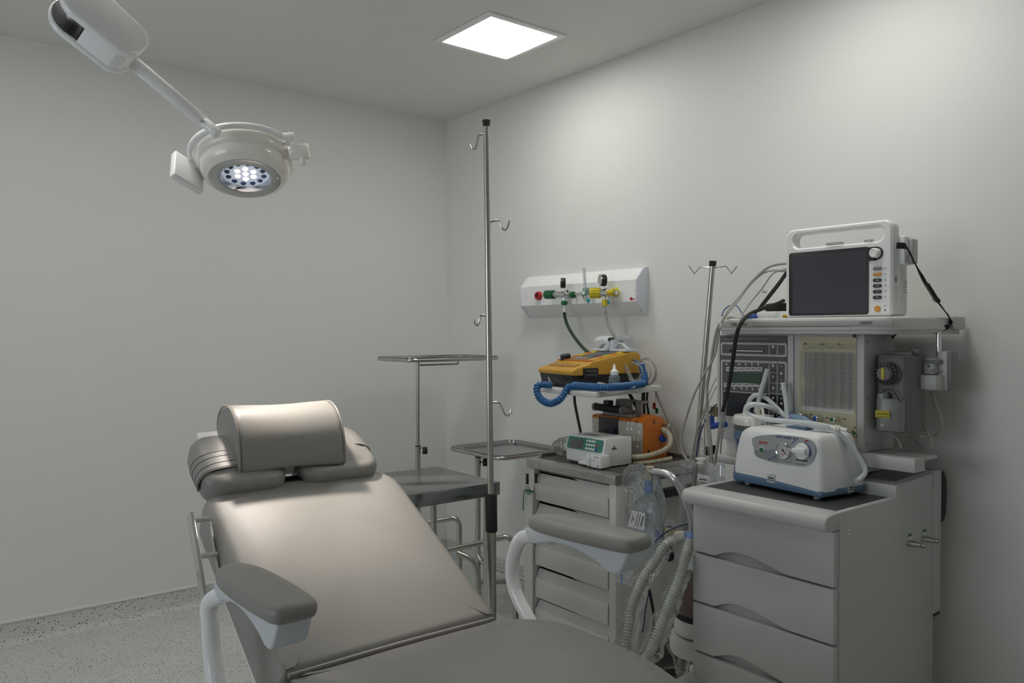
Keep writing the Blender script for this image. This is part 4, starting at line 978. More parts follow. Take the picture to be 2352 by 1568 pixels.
# leaning drip pole clamped to the far side of the cart
pl2 = thing('clamped_drip_pole', P(1600, 1062, x=2.40), 'leaning steel drip pole with zigzag hooks clamped between cart and anesthesia machine', 'drip stand')
pl2.location.z = 0; p2o = V(pl2.location)
pb, pt = P(1598, 1070, x=2.40) - p2o, P(1636.5, 610, x=2.40) - p2o
low2 = pb + (pb - pt).normalized() * ((pb.z - .02) / (pt.z - pb.z) * (pt - pb).length)
MB().cyl(low2, pt, .0105, n=16).build('pole', TUBES, pl2)
MB().cyl(pt + V((0, 0, -.002)), pt + (pt - pb).normalized() * .018, .0125, .0135, 16, bev=.002).build('end_cap', BLACKR, pl2)
for pts in ([(1635, 614), (1607, 614), (1595, 629), (1583, 611)], [(1640, 615), (1668, 611), (1680, 628), (1693, 611)]):
    MB().tube([P(*p, x=2.40) - p2o for p in pts], .0022, 6, smooth=False).build('hook', TUBES, pl2)
MB().lathe([(0, 0), (.075, 0), (.075, .012), (.03, .022), (0, .022)], (low2.x, low2.y, 0), Z, 28).build('base', STEEL, pl2)

# ================================================================== ANESTHESIA MACHINE (drawer trolley, tower, top shelf)
AX, AY = 1.98, 1.3625
am = thing('anesthesia_machine', (AX, AY, 0), 'grey anesthesia machine with drawer trolley, control tower and top shelf against the wall', 'anesthesia machine', rz=F_ROT)
qa = survey(am); HW = .2375
cA = crop(1560, 900, 2.347); cB = crop(1640, 740, 6.03); cC = crop(1820, 760, 6.533); cD = crop(1990, 780, 5.6); cE = crop(1560, 480, 3.459)
TOPZ = .858
MB().span((-HW + .004, .022, .10), (HW - .002, .57, .80), .004).build('carcass', CART, am)
MB().span((HW - .020, .024, .10), (HW + .0005, .572, TOPZ - .001), .002).build('side_panel', CART, am)
MB().span((-HW, .030, .10), (-HW + .020, .572, TOPZ - .006), .003).build('side_panel', CART, am)
# four drawers with scooped finger pulls
dz = [.812, .656, .502, .348, .194]
for k in range(4):
    z1, z0 = dz[k] - .003, dz[k + 1] + .003; w = HW - .002
    lo_ = []
    for i in range(25):
        t = i / 24; u = .17 + .53 * t
        s_ = (math.sin(min(1, t / .36) * math.pi / 2) if t < .36 else max(0, math.cos((t - .36) / .64 * math.pi / 2)) ** 1.25)
        lo_.append((-w + 2 * w * u, z0 + .026 * s_))
    poly = [(-w, z0)] + lo_ + [(w, z0), (w, z1), (-w, z1)]
    dr = MB().prism(poly, (0, 0, 0), X, Z, (0, .024, 0), .0045, 3).build('drawer', CART, am, 30)
    MB().span((-w + .05, .0245, z0 - .004), (w - .05, .026, z0 + .034)).build('pull_recess_shade', DKG, dr)  # dark sheet behind the scoop, its colour standing in for the recess shade
MB().span((-HW + .002, .004, .10), (HW - .002, .02, .19), .004).build('plinth', CART, am)
# top: bullnose front rail, rim, black mat, raised rear ledge
bp_ = [(.024, TOPZ - .001), (.0, TOPZ + .0005), (-.016, TOPZ - .001)] + [(-.026 - .023 * math.cos(R(a)), TOPZ - .024 + .023 * math.sin(R(a))) for a in range(70, -75, -12)] + [(-.012, TOPZ - .047), (.0, TOPZ - .0465), (.024, TOPZ - .046)]
MB().prism(bp_, (-HW - .004, 0, 0), Y, Z, (2 * HW + .005, 0, 0), .004, 3).build('bullnose_rail', CART, am)
MB().span((-HW - .002, .0, TOPZ - .03), (HW + .0, .57, TOPZ - .004), .003).build('top_board', CART, am)
rm = MB().span((-HW - .002, .0, TOPZ - .006), (-HW + .016, .345, TOPZ), .002).span((HW - .016, .0, TOPZ - .006), (HW + .0, .345, TOPZ), .002).span((-HW + .01, .004, TOPZ - .006), (HW - .01, .036, TOPZ), .002)
rm.build('top_rim', CART, am)
MB().span((-HW + .016, .036, TOPZ - .006), (HW - .016, .335, TOPZ - .003)).build('worktop_mat', MAT_B, am)
MB().prism([(.332, TOPZ - .01), (.332, .890), (.340, .894), (.568, .904), (.568, TOPZ - .01)], (-HW, 0, 0), Y, Z, (2 * HW, 0, 0), .003).build('rear_ledge', CART, am)
MB().prism([(.372, .8955), (.372, .8975), (.560, .906), (.560, .903)], (-HW + .03, 0, 0), Y, Z, (2 * HW - .055, 0, 0)).build('ledge_inset', MIDG, am)
p = qa(2056, 1112, .35); MB().lathe([(0, .0025), (.004, .002), (.005, 0)], (p.x - .012, .352, .8945), Z, 12).build('screw', CHROME, am)
MB().span((HW - .02, .570, .466), (HW + .002, .622, .908), .003).span((-HW, .570, .466), (HW - .02, .612, .905), .003).build('rear_column', CART, am)
MB().span((HW - .02, .575, .456), (HW, .618, .466)).build('column_foot', BLACK, am)
hp = [(.622, .738), (.645, .741), (.662, .765), (.668, .82), (.665, .875), (.650, .900), (.622, .905)]
MB().prism(hp, (HW - .05, 0, 0), Y, Z, (.05, 0, 0), .006, 3).build('rear_handle', BLACK, am)
# key lock, gas inlets with their green-striped labels
lk_ = qa(1949, 1222, 0, lx=HW)
MB().lathe([(0, .004), (.006, .004), (.0085, .001), (.0085, 0)], (HW, lk_.y, lk_.z), X, 20, m=CHROME).box((HW + .0042, lk_.y, lk_.z), (.001, .0015, .006), m=BLACK).build('key_lock', None, am)
for px, py, lx_, ly_ in ((2087, 1247, 2090, 1226), (2119, 1237, 2123, 1216)):
    p = qa(px, py, 0, lx=HW)
    MB().cyl(p, p + V((.022, .004, 0)), .0095, n=16, m=TUBES).cyl(p + V((.02, .004, 0)), p + V((.044, .008, 0)), .0072, n=14, m=TUBES).lathe([(.0072, 0), (.0088, .001), (.0088, .004), (.0072, .005)], p + V((.034, .006, 0)), X, 14, TUBES).build('gas_inlet', None, am)
    q = qa(lx_, ly_ + 12, 0, lx=HW + .0006)
    MB().box(q, (.0008, .024, .034), m=CARTW).box(q + V((.0005, 0, .013)), (.0008, .024, .007), m=GREEN).build('inlet_label', None, am)
for sx in (-.19, .19):
    for sy in (.07, .52): caster(MB(), (sx, sy, 0), .048).build('caster', BLACKR, am)
pf_ = MB().tube([(-HW - .01, .10, .25), (-HW + .0, -.03, .25), (-HW + .004, -.06, .250)], .030, 16, smooth=False, rad=lambda t: .024).lathe([(0, .022), (.012, .020), (.021, .012), (.024, 0)], (-HW + .004, -.06, .250), (0, -1, 0), 18)
pf_.build('foot_rail', CARTW, am)
# --- tower
TY = .33                                               # tower front plane
def tq(c, a, b, ly=TY): return qa(*c(a, b), ly)
TL_, TR_ = qa(1646, 850, TY).x, qa(1985, 850, TY).x; TM = qa(1823, 850, TY).x
TZ0, TZ1 = .977, 1.334
MB().span((TM + .001, TY, TZ0), (TR_, TY + .185, TZ1), .004).build('gas_module', CART, am)
MB().span((TL_, TY, TZ0 - .012), (TM - .001, TY + .185, TZ1), .004).build('monitor_module', CART, am)
for z_ in (1.31, 1.14, 1.0): MB().lathe([(0, .0012), (.003, .001), (.0035, 0)], (TR_, TY + .018, z_), X, 8).build('screw', DKG, am)
MB().span((TL_ + .02, TY + .03, .904), (TR_ - .03, TY + .17, TZ0 + .002), .004).build('tower_pedestal', CARTW, am)
MB().span((TL_ - .01, TY - .01, .882), (-HW + .02, TY + .20, .906), .004).build('side_ledge', CART, am)
MB().span((TL_ - .0, TY + .0, .8805), (-HW + .0, TY + .18, .884)).build('ledge_insert', MIDG, am)
# base plate wing sticking out to the right of the tower
wr = qa(2103, 1058, TY - .0).x; wb_ = qa(2154, 1040, 0, lx=wr).y
MB().span((TR_ - .10, TY - .004, .937), (wr, TY + .06, TZ0), .003).span((TR_ - .10, TY + .05, .966), (wr, wb_, TZ0), .003).build('base_wing', CART, am)
# --- left module face: dark panel with white outlines, keys, displays
F0 = TY - .0005
def face(nm, c, r, m, t=.001, lift=0., par=am, bev=0.0, m2=None):
    a = tq(c, r[0], r[1], F0 - lift); b = tq(c, r[0], r[3], F0 - lift); e = tq(c, r[2], r[1], F0 - lift)
    return MB().span((a.x, F0 - lift - t, b.z), (e.x, F0 - lift, a.z), bev).build(nm, m, par)
pnl = face('control_panel', cB, (85, 180, 1018, 1302), DKG, .002)
def outline(r, w, lift=.002):
    a = tq(cB, r[0], r[1], F0); b = tq(cB, r[0], r[3], F0); e = tq(cB, r[2], r[1], F0)
    x0, x1, z1, z0 = a.x, e.x, a.z, b.z; w *= .00030
    o = dense(rrect(x1 - x0, z1 - z0, .007, 4, (x0 + x1) / 2, (z0 + z1) / 2), .5); i_ = rrect(x1 - x0 - 2 * w, z1 - z0 - 2 * w, .003, 4, (x0 + x1) / 2, (z0 + z1) / 2)
    o = rrect(x1 - x0, z1 - z0, .007, 4, (x0 + x1) / 2, (z0 + z1) / 2)
    y_ = F0 - lift; t = .0008
    MB().loft([[V((p[0], y_, p[1])) for p in o], [V((p[0], y_ - t, p[1])) for p in o], [V((p[0], y_ - t, p[1])) for p in i_], [V((p[0], y_, p[1])) for p in i_]], closed_ends=False).build('panel_outline', INKW, pnl)
outline((100, 277, 1015, 455), 22); outline((102, 515, 1015, 1308), 24)
ln = lambda *r: face('panel_line', cB, r, INKW, .0008, .002, pnl)
for r in ((760, 300, 771, 448), (872, 300, 884, 455), (760, 555, 771, 1300), (872, 555, 884, 1300), (771, 690, 872, 700), (771, 832, 985, 842), (771, 978, 985, 990), (130, 945, 760, 957), (771, 1112, 872, 1122), (771, 1236, 872, 1246)):
    ln(*r)
face('slot', cB, (215, 372, 692, 410), BLACK, .001, .002, pnl); face('slot_bar', cB, (290, 383, 678, 402), SCALEP, .0012, .003, pnl)
face('caption_line', cB, (135, 205, 250, 216), BLACK, .0005, .002, pnl); face('caption_line', cB, (135, 222, 760, 228), GREYP, .0005, .002, pnl)
face('waveform_screen', cB, (140, 960, 758, 1290), SCREENB, .001, .002, pnl); face('keypad_field', cB, (775, 992, 985, 1300), BLACK, .0006, .0019, pnl)
face('text_display', cB, (235, 690, 660, 830), LCDGREEN, .001, .002, pnl)
for i in range(6):
    a0 = 170 + i * 84; face('key_label', cB, (a0, 618, a0 + 76, 676), PAPER, .0008, .002, pnl); face('key_caption', cB, (a0 + 16, 640, a0 + 60, 650), INK, .0006, .003, pnl)
for i in range(6):
    a0 = 140 + i * 88; face('key_label', cB, (a0, 840, a0 + 80, 892), PAPER, .0008, .002, pnl); face('key_caption', cB, (a0 + 16, 856, a0 + 60, 866), INK, .0006, .003, pnl)
def key(a, b, r=.0042, m=PAPER):
    p = tq(cB, a, b, F0 - .002); MB().lathe([(0, .0022), (r * .8, .002), (r, .0005), (r, 0)], p, (0, -1, 0), 16).build('key', m, pnl)
for i in range(6): key(176 + i * 88, 580)
for a in (190, 282, 386, 455, 537, 620): key(a, 918 if a < 500 else 926)
for b in (600, 752, 906, 1048, 1175, 1290): key(820, b, .0048)
key(820, 340, .0052); key(820, 341, .0034, RED)
for b in (708, 915, 1125): key(934, b, .0052)
def tri(a, b, up, s=.004):
    p = tq(cB, a, b, F0 - .002); MB().prism([(-s, -s * .6 * up), (s, -s * .6 * up), (0, s * .6 * up)], p, X, Z, (0, -.001, 0)).build('arrow_key', PAPER, pnl)
for a, b, u in ((934, 605, 1), (934, 798, -1), (934, 1050, 1), (934, 1215, -1)): tri(a, b, u)
# --- right module face: cream flowmeter panel
cp = face('flowmeter_panel', cC, (108, 88, 968, 1568), CREAM, .002)
face('header_band', cC, (150, 182, 945, 268), mat('cream_band', (.42, .40, .28), .4, var=.02), .0006, .002, cp)
GREYS = mat('faded_print', (.27, .26, .25), .5, var=.1)
card = face('scale_window', cC, (160, 292, 935, 1180), SCALEP, .0008, .002, cp)
for a0 in (262, 385, 505, 640, 765, 890):
    tk = MB()
    for i in range(22):
        b0 = 350 + i * 36
        if (a0 == 385 or a0 == 640) and i > 18: continue
        a = tq(cC, a0, b0, F0 - .003); w = .0075 if i % 2 else .011
        tk.box((a.x + w / 2, F0 - .0032, a.z), (w, .0005, .0008 if i % 2 else .0016))
    a, b = tq(cC, a0, 330, F0), tq(cC, a0, 1160, F0); tk.span((a.x - .0006, F0 - .0035, b.z), (a.x, F0 - .003, a.z))
    tk.build('graduation_scale', GREYS, card)
for a0 in (205, 345, 470, 600, 735, 860):
    a, b = tq(cC, a0, 320, F0 - .004), tq(cC, a0, 1170, F0 - .004); MB().cyl(b, a, .0036, n=12).build('flow_tube', BOTTLE2, card)
a, b = tq(cC, 160, 292, F0), tq(cC, 935, 1180, F0)
MB().span((a.x, F0 - .0125, b.z), (b.x, F0 - .0105, a.z)).build('window_pane', film('window_acrylic', (.7, .7, .68), .02, .04, 1.8), cp)
for s_, a0, b0, sz in (('AR', 172, 205, .0085), ('N\u2082O', 412, 208, .0085), ('O\u2082', 678, 210, .0085)):
    p = tq(cC, a0, b0, F0 - .0032); text(s_, sz, p, X, -Y, INK, cp)
for r in ((172, 240, 370, 243), (405, 240, 625, 243), (650, 240, 880, 243)): face('header_rule', cC, r, INK, .0005, .003, cp)
for a0 in (170, 205, 320, 415, 455, 570, 668, 705, 825): face('header_mark', cC, (a0, 272, a0 + 18, 279), INK, .0005, .002, cp)
for a0, b0, m_ in ((160, 1250, CREAM), (400, 1300, BLUE), (655, 1318, GREEN)):
    p = tq(cC, a0 + 25, b0 - 5, F0 - .002); d = V((-.12, -1, -.05)).normalized()
    MB().cyl(p, p + d * .026, .0085, n=20, m=CHROME).cyl(p + d * .010, p + d * .028, .0088, n=20, bev=.002, m=CHROME).cyl(p + d * .0275, p + d * .0285, .0066, n=20, m=m_).build('flow_knob', None, cp)
    face('knob_caption', cC, (a0 + 100, b0 - 5, a0 + 150, b0 + 8), INK, .0005, .002, cp)
p = tq(cC, 935, 1460, F0 - .002); MB().prism([(-.0035, 0), (.0035, 0), (0, .006)], p, X, Z, (0, -.0006, 0)).build('warning_triangle', INK, cp)
p = tq(cC, 940, 1535, F0 - .002); MB().lathe([(.006, 0), (.006, .0008), (.0045, .0008), (.0045, 0)], p - V((0, 0, .006)), (0, -1, 0), 18).build('round_mark', INK, cp)
MB().box(p + V((-.004, -.0005, .002)), (.012, .0008, .008), rot=Euler((0, R(40), 0)).to_matrix()).build('green_label', GREEN, cp)
# --- top shelf with its bull-nosed lip and lettering
SHY = .27; SX0, SX1 = qa(1640, 748, SHY).x, qa(2103, 745, SHY + .10).x; SZ0, SZ1 = 1.345, 1.384
so2 = [(SX0, .665), (SX0, SHY + .025), (SX0 + .02, SHY + .002), (SX1 - .085, SHY), (SX1 - .04, SHY + .012), (SX1 - .012, SHY + .04), (SX1, SHY + .08), (SX1, .665)]
MB().prism(so2, (0, 0, SZ0), X, Y, (0, 0, SZ1 - SZ0), .006, 3).build('top_shelf', CARTW, am)
MB().prism([(p[0] * .985, p[1] + .008) for p in so2], (0, 0, SZ0 - .012), X, Y, (0, 0, .014), .003).build('shelf_underlip', CART, am)
MB().span((SX1 - .004, .595, SZ0 + .002), (SX1 + .012, .675, SZ1 + .004), .004).build('shelf_end_block', CART, am)
a, b = qa(*cE(305, 882), SHY), qa(*cE(1690, 930), SHY)
nb = MB().span((SX0 + .022, SHY - .0015, 1.3545), (b.x, SHY + .0005, 1.3745), .001).build('name_strip', mat('strip_grey', (.40, .405, .39), .4, var=.02), am)
p = qa(*cE(412, 926), SHY - .002); text('TAKAOKA', .0125, p, X, -Y, INK, nb, width=abs(qa(*cE(540, 926), SHY - .002).x - p.x))
p = qa(*cE(1432, 916), SHY - .002); text('NIKKEI', .0120, p, X, -Y, INK, nb, width=abs(qa(*cE(1532, 916), SHY - .002).x - p.x), shear=.25)
a, b = qa(*cE(500, 922), SHY - .002), qa(*cE(1375, 922), SHY - .002); MB().span((a.x, SHY - .0022, 1.3565), (b.x, SHY - .0014, 1.3573)).build('strip_rule', INK, nb)
MB().span((TL_ + .01, TY + .02, TZ1 - .002), (TR_ - .01, TY + .17, SZ0 - .008)).build('tower_cap', MIDG, am)
for z_ in (TR_ - .02,): MB().span((z_ - .006, TY - .02, SZ0 - .022), (z_, TY - .012, SZ0 - .008)).build('shelf_clip', BLACK, am)
# --- side rail post, bracket and vaporizer
VPX, VY = qa(2156, 780, .51).x, .51
MB().cyl((VPX, VY, 1.24), (VPX, VY, SZ0 - .006), .0075, n=14, m=CHROME).cyl((VPX - .011, VY + .02, 1.24), (VPX - .011, VY + .02, SZ0 - .006), .004, n=12, m=BLACK).build('bracket_rod', None, am)
def vq(a, b, ly): return qa(*cD(a, b), ly)
b0, b1 = vq(905, 150, VY - .01), vq(1030, 655, VY - .01)
br_ = MB().span((b0.x, VY - .01, b1.z), (b1.x, VY + .03, b0.z), .003).build('bracket_block', CART, am)
c0, c1 = vq(1040, 150, VY + .01), vq(1110, 655, VY + .01)
MB().span((c0.x, VY + .0, c1.z), (c1.x, VY + .05, c0.z), .004).build('bracket_cap', MIDG, am)
d0, d1 = vq(715, 230, .48), vq(835, 445, .48); MB().span((d0.x - .03, .475, d1.z), (d1.x + .01, .52, d0.z), .003).build('mount_block', CART, am)
d0, d1 = vq(715, 450, .46), vq(905, 650, .46); MB().span((d0.x - .03, .455, d1.z), (d1.x, .52, d0.z), .003).build('mount_block', CART, am)
MB().cyl(vq(800, 340, .473), vq(800, 340, .473) + V((0, -.002, 0)), .003, n=8).build('screw', BLACK, am)
MB().cyl(vq(850, 405, .47), vq(905, 400, .47), .004, n=10).build('bracket_pin', CHROME, am)
MB().span((TR_ - .01, .47, 1.245), (c1.x - .02, .50, 1.257)).build('rail_bar', MIDG, am)
VF = .385
v0, v1 = vq(108, 205, VF), vq(545, 1205, VF)
vz = thing('vaporizer', (0, 0, 0), '', ''); vz.parent = am; del vz['label']; del vz['category']
wv = v1.x - v0.x
bo = [(v0.x, VF + .012), (v0.x + .012, VF), (v1.x - .016, VF), (v1.x, VF + .016), (v1.x + .002, VF + .10), (v0.x, VF + .10)]
VG = mat('vaporizer_grey', (.165, .165, .16), .42, metal=.0, var=.03)
VL = mat('vaporizer_light', (.27, .275, .275), .4, metal=.2, var=.03)
MB().prism(bo, (0, 0, v1.z - .002), X, Y, (0, 0, v0.z - v1.z), .004, 2).build('body', VG, vz)
MB().prism([(p[0] * .99 + .002, p[1] + .002) for p in bo], (0, 0, v0.z - .004), X, Y, (0, 0, .006), .002).build('top_plate', MIDG, vz)
MB().box((v0.x + wv * .62, VF + .05, v0.z + .007), (.07, .05, .016), .003).box((v0.x + wv * .95, VF + .055, v0.z + .016), (.032, .035, .020), .004).build('lock_lever', VG, vz)
dc = vq(255, 435, VF - .022)
dk = MB().lathe([(.034, -.024), (.034, -.006), (.0335, 0)], dc, (0, -1, 0), 32).build('dial_collar', VG, vz)
MB().lathe([(.034, -.004), (.0342, .001), (.0225, .0055), (.0220, .004)], dc, (0, -1, 0), 32).build('dial_scale', BLACK, vz)
MB().lathe([(.0225, .004), (.0220, .014), (.019, .018), (0, .018)], dc, (0, -1, 0), 32).build('dial', VG, vz)
MB().prism(rrect(.0085, .034, .0042, 5), dc + V((-.001, -.018, 0)), X, Z, (0, -.0025, 0), .001).build('dial_pointer', YELLOW, vz)
tk = MB()
for k in range(16):
    a = k * math.pi / 8; tk.box(dc + V((.029 * math.cos(a), -.0035, .029 * math.sin(a))), (.0012, .001, .005), rot=Euler((0, math.pi / 2 - a, 0)).to_matrix())
tk.build('dial_ticks', INKW, vz)
# sump in front with filler cap, chain and yellow label
s0_, s1_ = vq(97, 745, VF - .03), vq(430, 1195, VF - .03); ws = s1_.x - s0_.x
so3 = [(s0_.x, VF - .012), (s0_.x + .006, VF - .026), (s0_.x + ws * .3, VF - .034), (s0_.x + ws * .62, VF - .030), (s1_.x - .008, VF - .020), (s1_.x, VF - .004), (s1_.x, VF + .01), (s0_.x, VF + .01)]
MB().prism(so3, (0, 0, s1_.z), X, Y, (0, 0, s0_.z - s1_.z), .003, 2).build('sump', VL, vz)
fcx = vq(220, 745, VF - .016)
MB().lathe([(.0165, -.012), (.0165, .012), (.015, .015), (.012, .015), (.012, .012), (0, .012)], fcx, (-.12, -.12, 1), 24, VL).lathe([(0, .0125), (.012, .0125)], fcx, (-.12, -.12, 1), 20, BLACK).build('filler_cap', None, vz)
MB().tube([vq(220, 670, VF - .02), vq(260, 638, VF - .022), vq(320, 645, VF - .022), vq(370, 690, VF - .022), vq(410, 755, VF - .024), vq(440, 805, VF - .024)], .0013, 6).build('retainer_cord', BLACK, vz)
y0_, y1_ = vq(117, 905, VF - .036), vq(295, 1010, VF - .036)
yl = MB().span((y0_.x, VF - .0365, y1_.z), (y1_.x, VF - .033, y0_.z)).build('hazard_label', YELLOW, vz)
for b0_, b1_, h_ in ((925, 935, 1), (945, 968, 1), (985, 992, 1)):
    a, b = vq(130, b0_, VF - .038), vq(285, b1_, VF - .038); MB().span((a.x, VF - .0372, b.z), (b.x, VF - .0364, a.z)).build('label_text', INK, yl)
MB().lathe([(0, .001), (.005, .001), (.006, .0), (.006, -.004)], vq(200, 1090, VF - .034), (0, -1, 0), 16).build('drain_screw', CHROME, vz)
for i, pts in enumerate(([vq(350, 1235, .42), vq(400, 1275, .42), vq(430, 1330, .42), vq(445, 1400, .42)],
                         [vq(720, 1050, .50), vq(775, 1180, .50), vq(835, 1290, .50), vq(848, 1390, .50)],
                         [vq(835, 670, .53), vq(880, 800, .53), vq(935, 940, .53), vq(975, 1080, .53), vq(950, 1180, .53), vq(860, 1250, .53), vq(700, 1240, .46)],
                         [vq(540, 1235, .50), vq(640, 1310, .50), vq(740, 1380, .50)])):
    MB().tube(pts, .0042 if i != 3 else .0018, 8).build('gas_line', CABLE if i != 3 else MIDG, am)
# --- breathing system at the trolley's far side: bellows dome, absorber, bag arm
BCX = P(1612, 1066, x=2.15); bl_ = rootM(am).inverted() @ BCX; bz_ = bl_.z
dm = MB().lathe([(.0745, -.27), (.0745, -.004), (.076, 0), (.072, .003), (.03, .004), (0, .004)], bl_, Z, 36).build('bellows_dome', CLEAR, am)
MB().lathe([(.018, .004), (.018, .008), (.013, .009), (.013, .014), (.020, .016), (.020, .021), (0, .022)], bl_, Z, 22).build('dome_knob', IVORY, am)
MB().lathe([(0, -.265)] + [(.055 + .006 * (i % 2), -.265 + i * .009) for i in range(9)] + [(0, -.19)], bl_, Z, 28).build('bellows', MIDG, am)
MB().lathe([(0, -.31), (.084, -.31), (.086, -.28), (.078, -.268), (0, -.268)], bl_, Z, 32).build('bellows_base', CARTW, am)
a = P(1615, 1098, x=2.08); a = rootM(am).inverted() @ a; MB().box(a, (.045, .001, .022), m=PAPER).box(a + V((0, -.0008, -.004)), (.030, .0006, .004), m=INK).build('dome_label', None, am)
AC = rootM(am).inverted() @ P(1612, 1400, x=2.12)
ACX, ACY = AC.x, AC.y
MB().lathe([(0, .625), (.070, .625), (.075, .59), (.075, .57)], (ACX, ACY, 0), Z, 36).build('absorber_head', CARTW, am)
MB().lathe([(.082, .40), (.082, .57)], (ACX, ACY, 0), Z, 36).build('absorber_canister', CLEAR, am)
MB().lathe([(0, .405), (.078, .405), (.078, .555), (0, .56)], (ACX, ACY, 0), Z, 32).build('absorbent_granules', LIME, am)
MB().lathe([(.080, .398), (.086, .400), (.086, .414), (.080, .416)], (ACX, ACY, 0), Z, 36).build('canister_seal', BLACKR, am)
MB().lathe([(0, .350), (.088, .350), (.090, .356), (.090, .388), (.084, .399), (0, .399)], (ACX, ACY, 0), Z, 36).build('canister_ring', CARTW, am)
MB().lathe([(0, .285), (.100, .285), (.104, .293), (.104, .330), (.098, .344), (0, .345)], (ACX, ACY, 0), Z, 36).build('canister_base', CARTW, am)
MB().lathe([(0, .20), (.02, .20), (.03, .25), (.05, .285)], (ACX - .06, ACY - .03, 0), Z, 20).build('condensate_trap', CLEAR, am)
MB().span((-HW - .16, .18, .07), (-HW, .40, .20), .008).build('side_base', CARTW, am)
ab = P(1545, 1290, x=2.05); ab = rootM(am).inverted() @ ab
MB().box((ACX - .045, ab.y + .03, .628), (.20, .07, .07), .004).build('absorber_block', CARTW, am)
pk = qa(1541, 1277, ab.y - .008)
MB().cyl(pk, pk + V((0, -.014, 0)), .016, n=18, bev=.003, m=BLACK).prism(rrect(.014, .030, .005, 4), pk + V((-.004, -.002, .016)), X, Z, (0, -.012, 0), .002, m=BLACK).box(pk + V((-.003, -.0145, 0)), (.003, .001, .010), rot=Euler((0, R(15), 0)).to_matrix(), m=PAPER).box(pk + V((.003, -.0145, 0)), (.003, .001, .010), rot=Euler((0, R(15), 0)).to_matrix(), m=PAPER).build('valve_knob', None, am)
# fittings: valve dome, blue adaptors, bag arm
def wp(px, py, x): return rootM(am).inverted() @ P(px, py, x=x)
vd = wp(1537, 1215, 2.03)
MB().lathe([(.0, -.03), (.020, -.03), (.020, .006), (.018, .008), (0, .008)], vd, Z, 24, CREAMH).lathe([(.019, .006), (.019, .022), (.016, .026), (0, .026)], vd, Z, 24, CLEAR).lathe([(.0, .009), (.012, .009), (.013, .007)], vd, Z, 20, NAVY).build('valve', None, am)
MB().cyl(vd + V((.004, 0, -.018)), wp(1508, 1225, 2.03), .012, n=16).build('adaptor', BLUEL, am)
MB().cyl(vd + V((-.015, .0, -.02)), wp(1585, 1228, 2.05), .012, n=16).build('cross_tube', CREAMH, am)
ba = [wp(1588, 1225, 2.03), wp(1587, 1188, 2.03), wp(1574, 1150, 2.02), wp(1562, 1121, 2.01), wp(1549, 1100, 2.0), wp(1532, 1088, 2.0), wp(1512, 1084, 2.0), wp(1493, 1082, 2.0)]
MB().tube(ba, .0122, 16, sub=5).build('bag_arm', ALU, am)
e = ba[-1]
MB().lathe([(0, -.03), (.0115, -.03), (.0125, -.008), (.0125, .010), (.0145, .012), (.0145, .016), (0, .016)], e, Z, 20).build('bag_mount', CREAMH, am)
# ================================================================== breathing bag hanging in its wrapper
NB = P(1490, 1098, x=2.0)
bb = thing('breathing_bag', (NB.x, NB.y, NB.z - .02), 'clear breathing bag with blue neck and paper label hanging from the bent steel arm', 'breathing bag', rz=F_ROT)
nk = MB()
nk.lathe([(.0, .0), (.0125, .0), (.0130, -.012), (.0135, -.028), (.0145, -.030), (.0145, -.034), (.0130, -.036), (.0130, -.043), (.0, -.044)], (0, 0, .014), Z, 22)
nk.build('neck', BLUEL, bb)
pr = [(.011, -.026), (.020, -.038), (.038, -.052), (.054, -.078), (.064, -.112), (.070, -.150), (.072, -.185), (.066, -.22), (.045, -.245), (0, -.25)]
bgm = MB().lathe(pr, (0, 0, 0), Z, 36, sx=1.0, sy=.42)
bgm.warp(lambda v: (v.x + .22 * min(0, v.z) * .5 + 0, v.y * (1 + .08 * math.sin(40 * v.x)), v.z))
bgm.build('bag_skin', BAGP, bb, 80)
lm = MB().prism([(-.045, -.145), (.030, -.145), (.032, -.088), (-.026, -.088)], (-.012, -.040, 0), X, Z, (0, .0012, 0), m=PAPER)
for i, (u, l_) in enumerate(((-.022, .022), (-.016, .010), (-.002, .046), (.008, .046), (.020, .040), (.024, .034))):
    lm.box((-.014 + u, -.0408, -.116 - .0), (.0016, .0006, l_), rot=Euler((0, R(18), 0)).to_matrix(), m=INK)
lm.build('paper_label', None, bb)
wm = crumple((0, 0, -.085), (.078, .030, .14), seed=5, amp=.30)
wm.warp(lambda v: (v.x - .012 + .10 * min(0, v.z + .05) * .4, v.y, v.z)).build('plastic_wrap', WRAP, bb, 180)
wm = crumple((-.055, .0, .0), (.055, .02, .055), seed=9, amp=.8).build('wrap_fold', WRAP, bb, 180)
# plastic-sleeved corrugated hoses
def corrugated(pts, r, pitch, m):
    p = catmull([V(q) for q in pts], 14); L = [0]
    for a, b in zip(p, p[1:]): L.append(L[-1] + (b - a).length)
    n = int(L[-1] / pitch) * 4; out = []; i = 0
    for k in range(n + 1):
        s = L[-1] * k / n
        while i < len(L) - 2 and L[i + 1] < s: i += 1
        out.append(p[i].lerp(p[i + 1], (s - L[i]) / max(1e-9, L[i + 1] - L[i])))
    return MB().tube(out, r, 16, m=m, smooth=False, rad=lambda t: r * (1 + .15 * math.sin(2 * math.pi * t * n / 4)))
h1 = [P(1575, 1232, x=2.03), P(1552, 1238, x=2.01), P(1529, 1251, x=1.98), P(1506, 1287, x=1.95), P(1483, 1319, x=1.92), P(1467, 1352, x=1.90), P(1452, 1392, x=1.88), P(1445, 1433, x=1.86), P(1438, 1481, x=1.84), P(1436, 1560, x=1.82)]
h2 = [P(1586, 1241, x=2.0), P(1577, 1271, x=1.97), P(1564, 1319, x=1.94), P(1551, 1352, x=1.92), P(1535, 1394, x=1.90), P(1516, 1442, x=1.87), P(1496, 1491, x=1.84), P(1480, 1520, x=1.82), P(1462, 1580, x=1.80)]
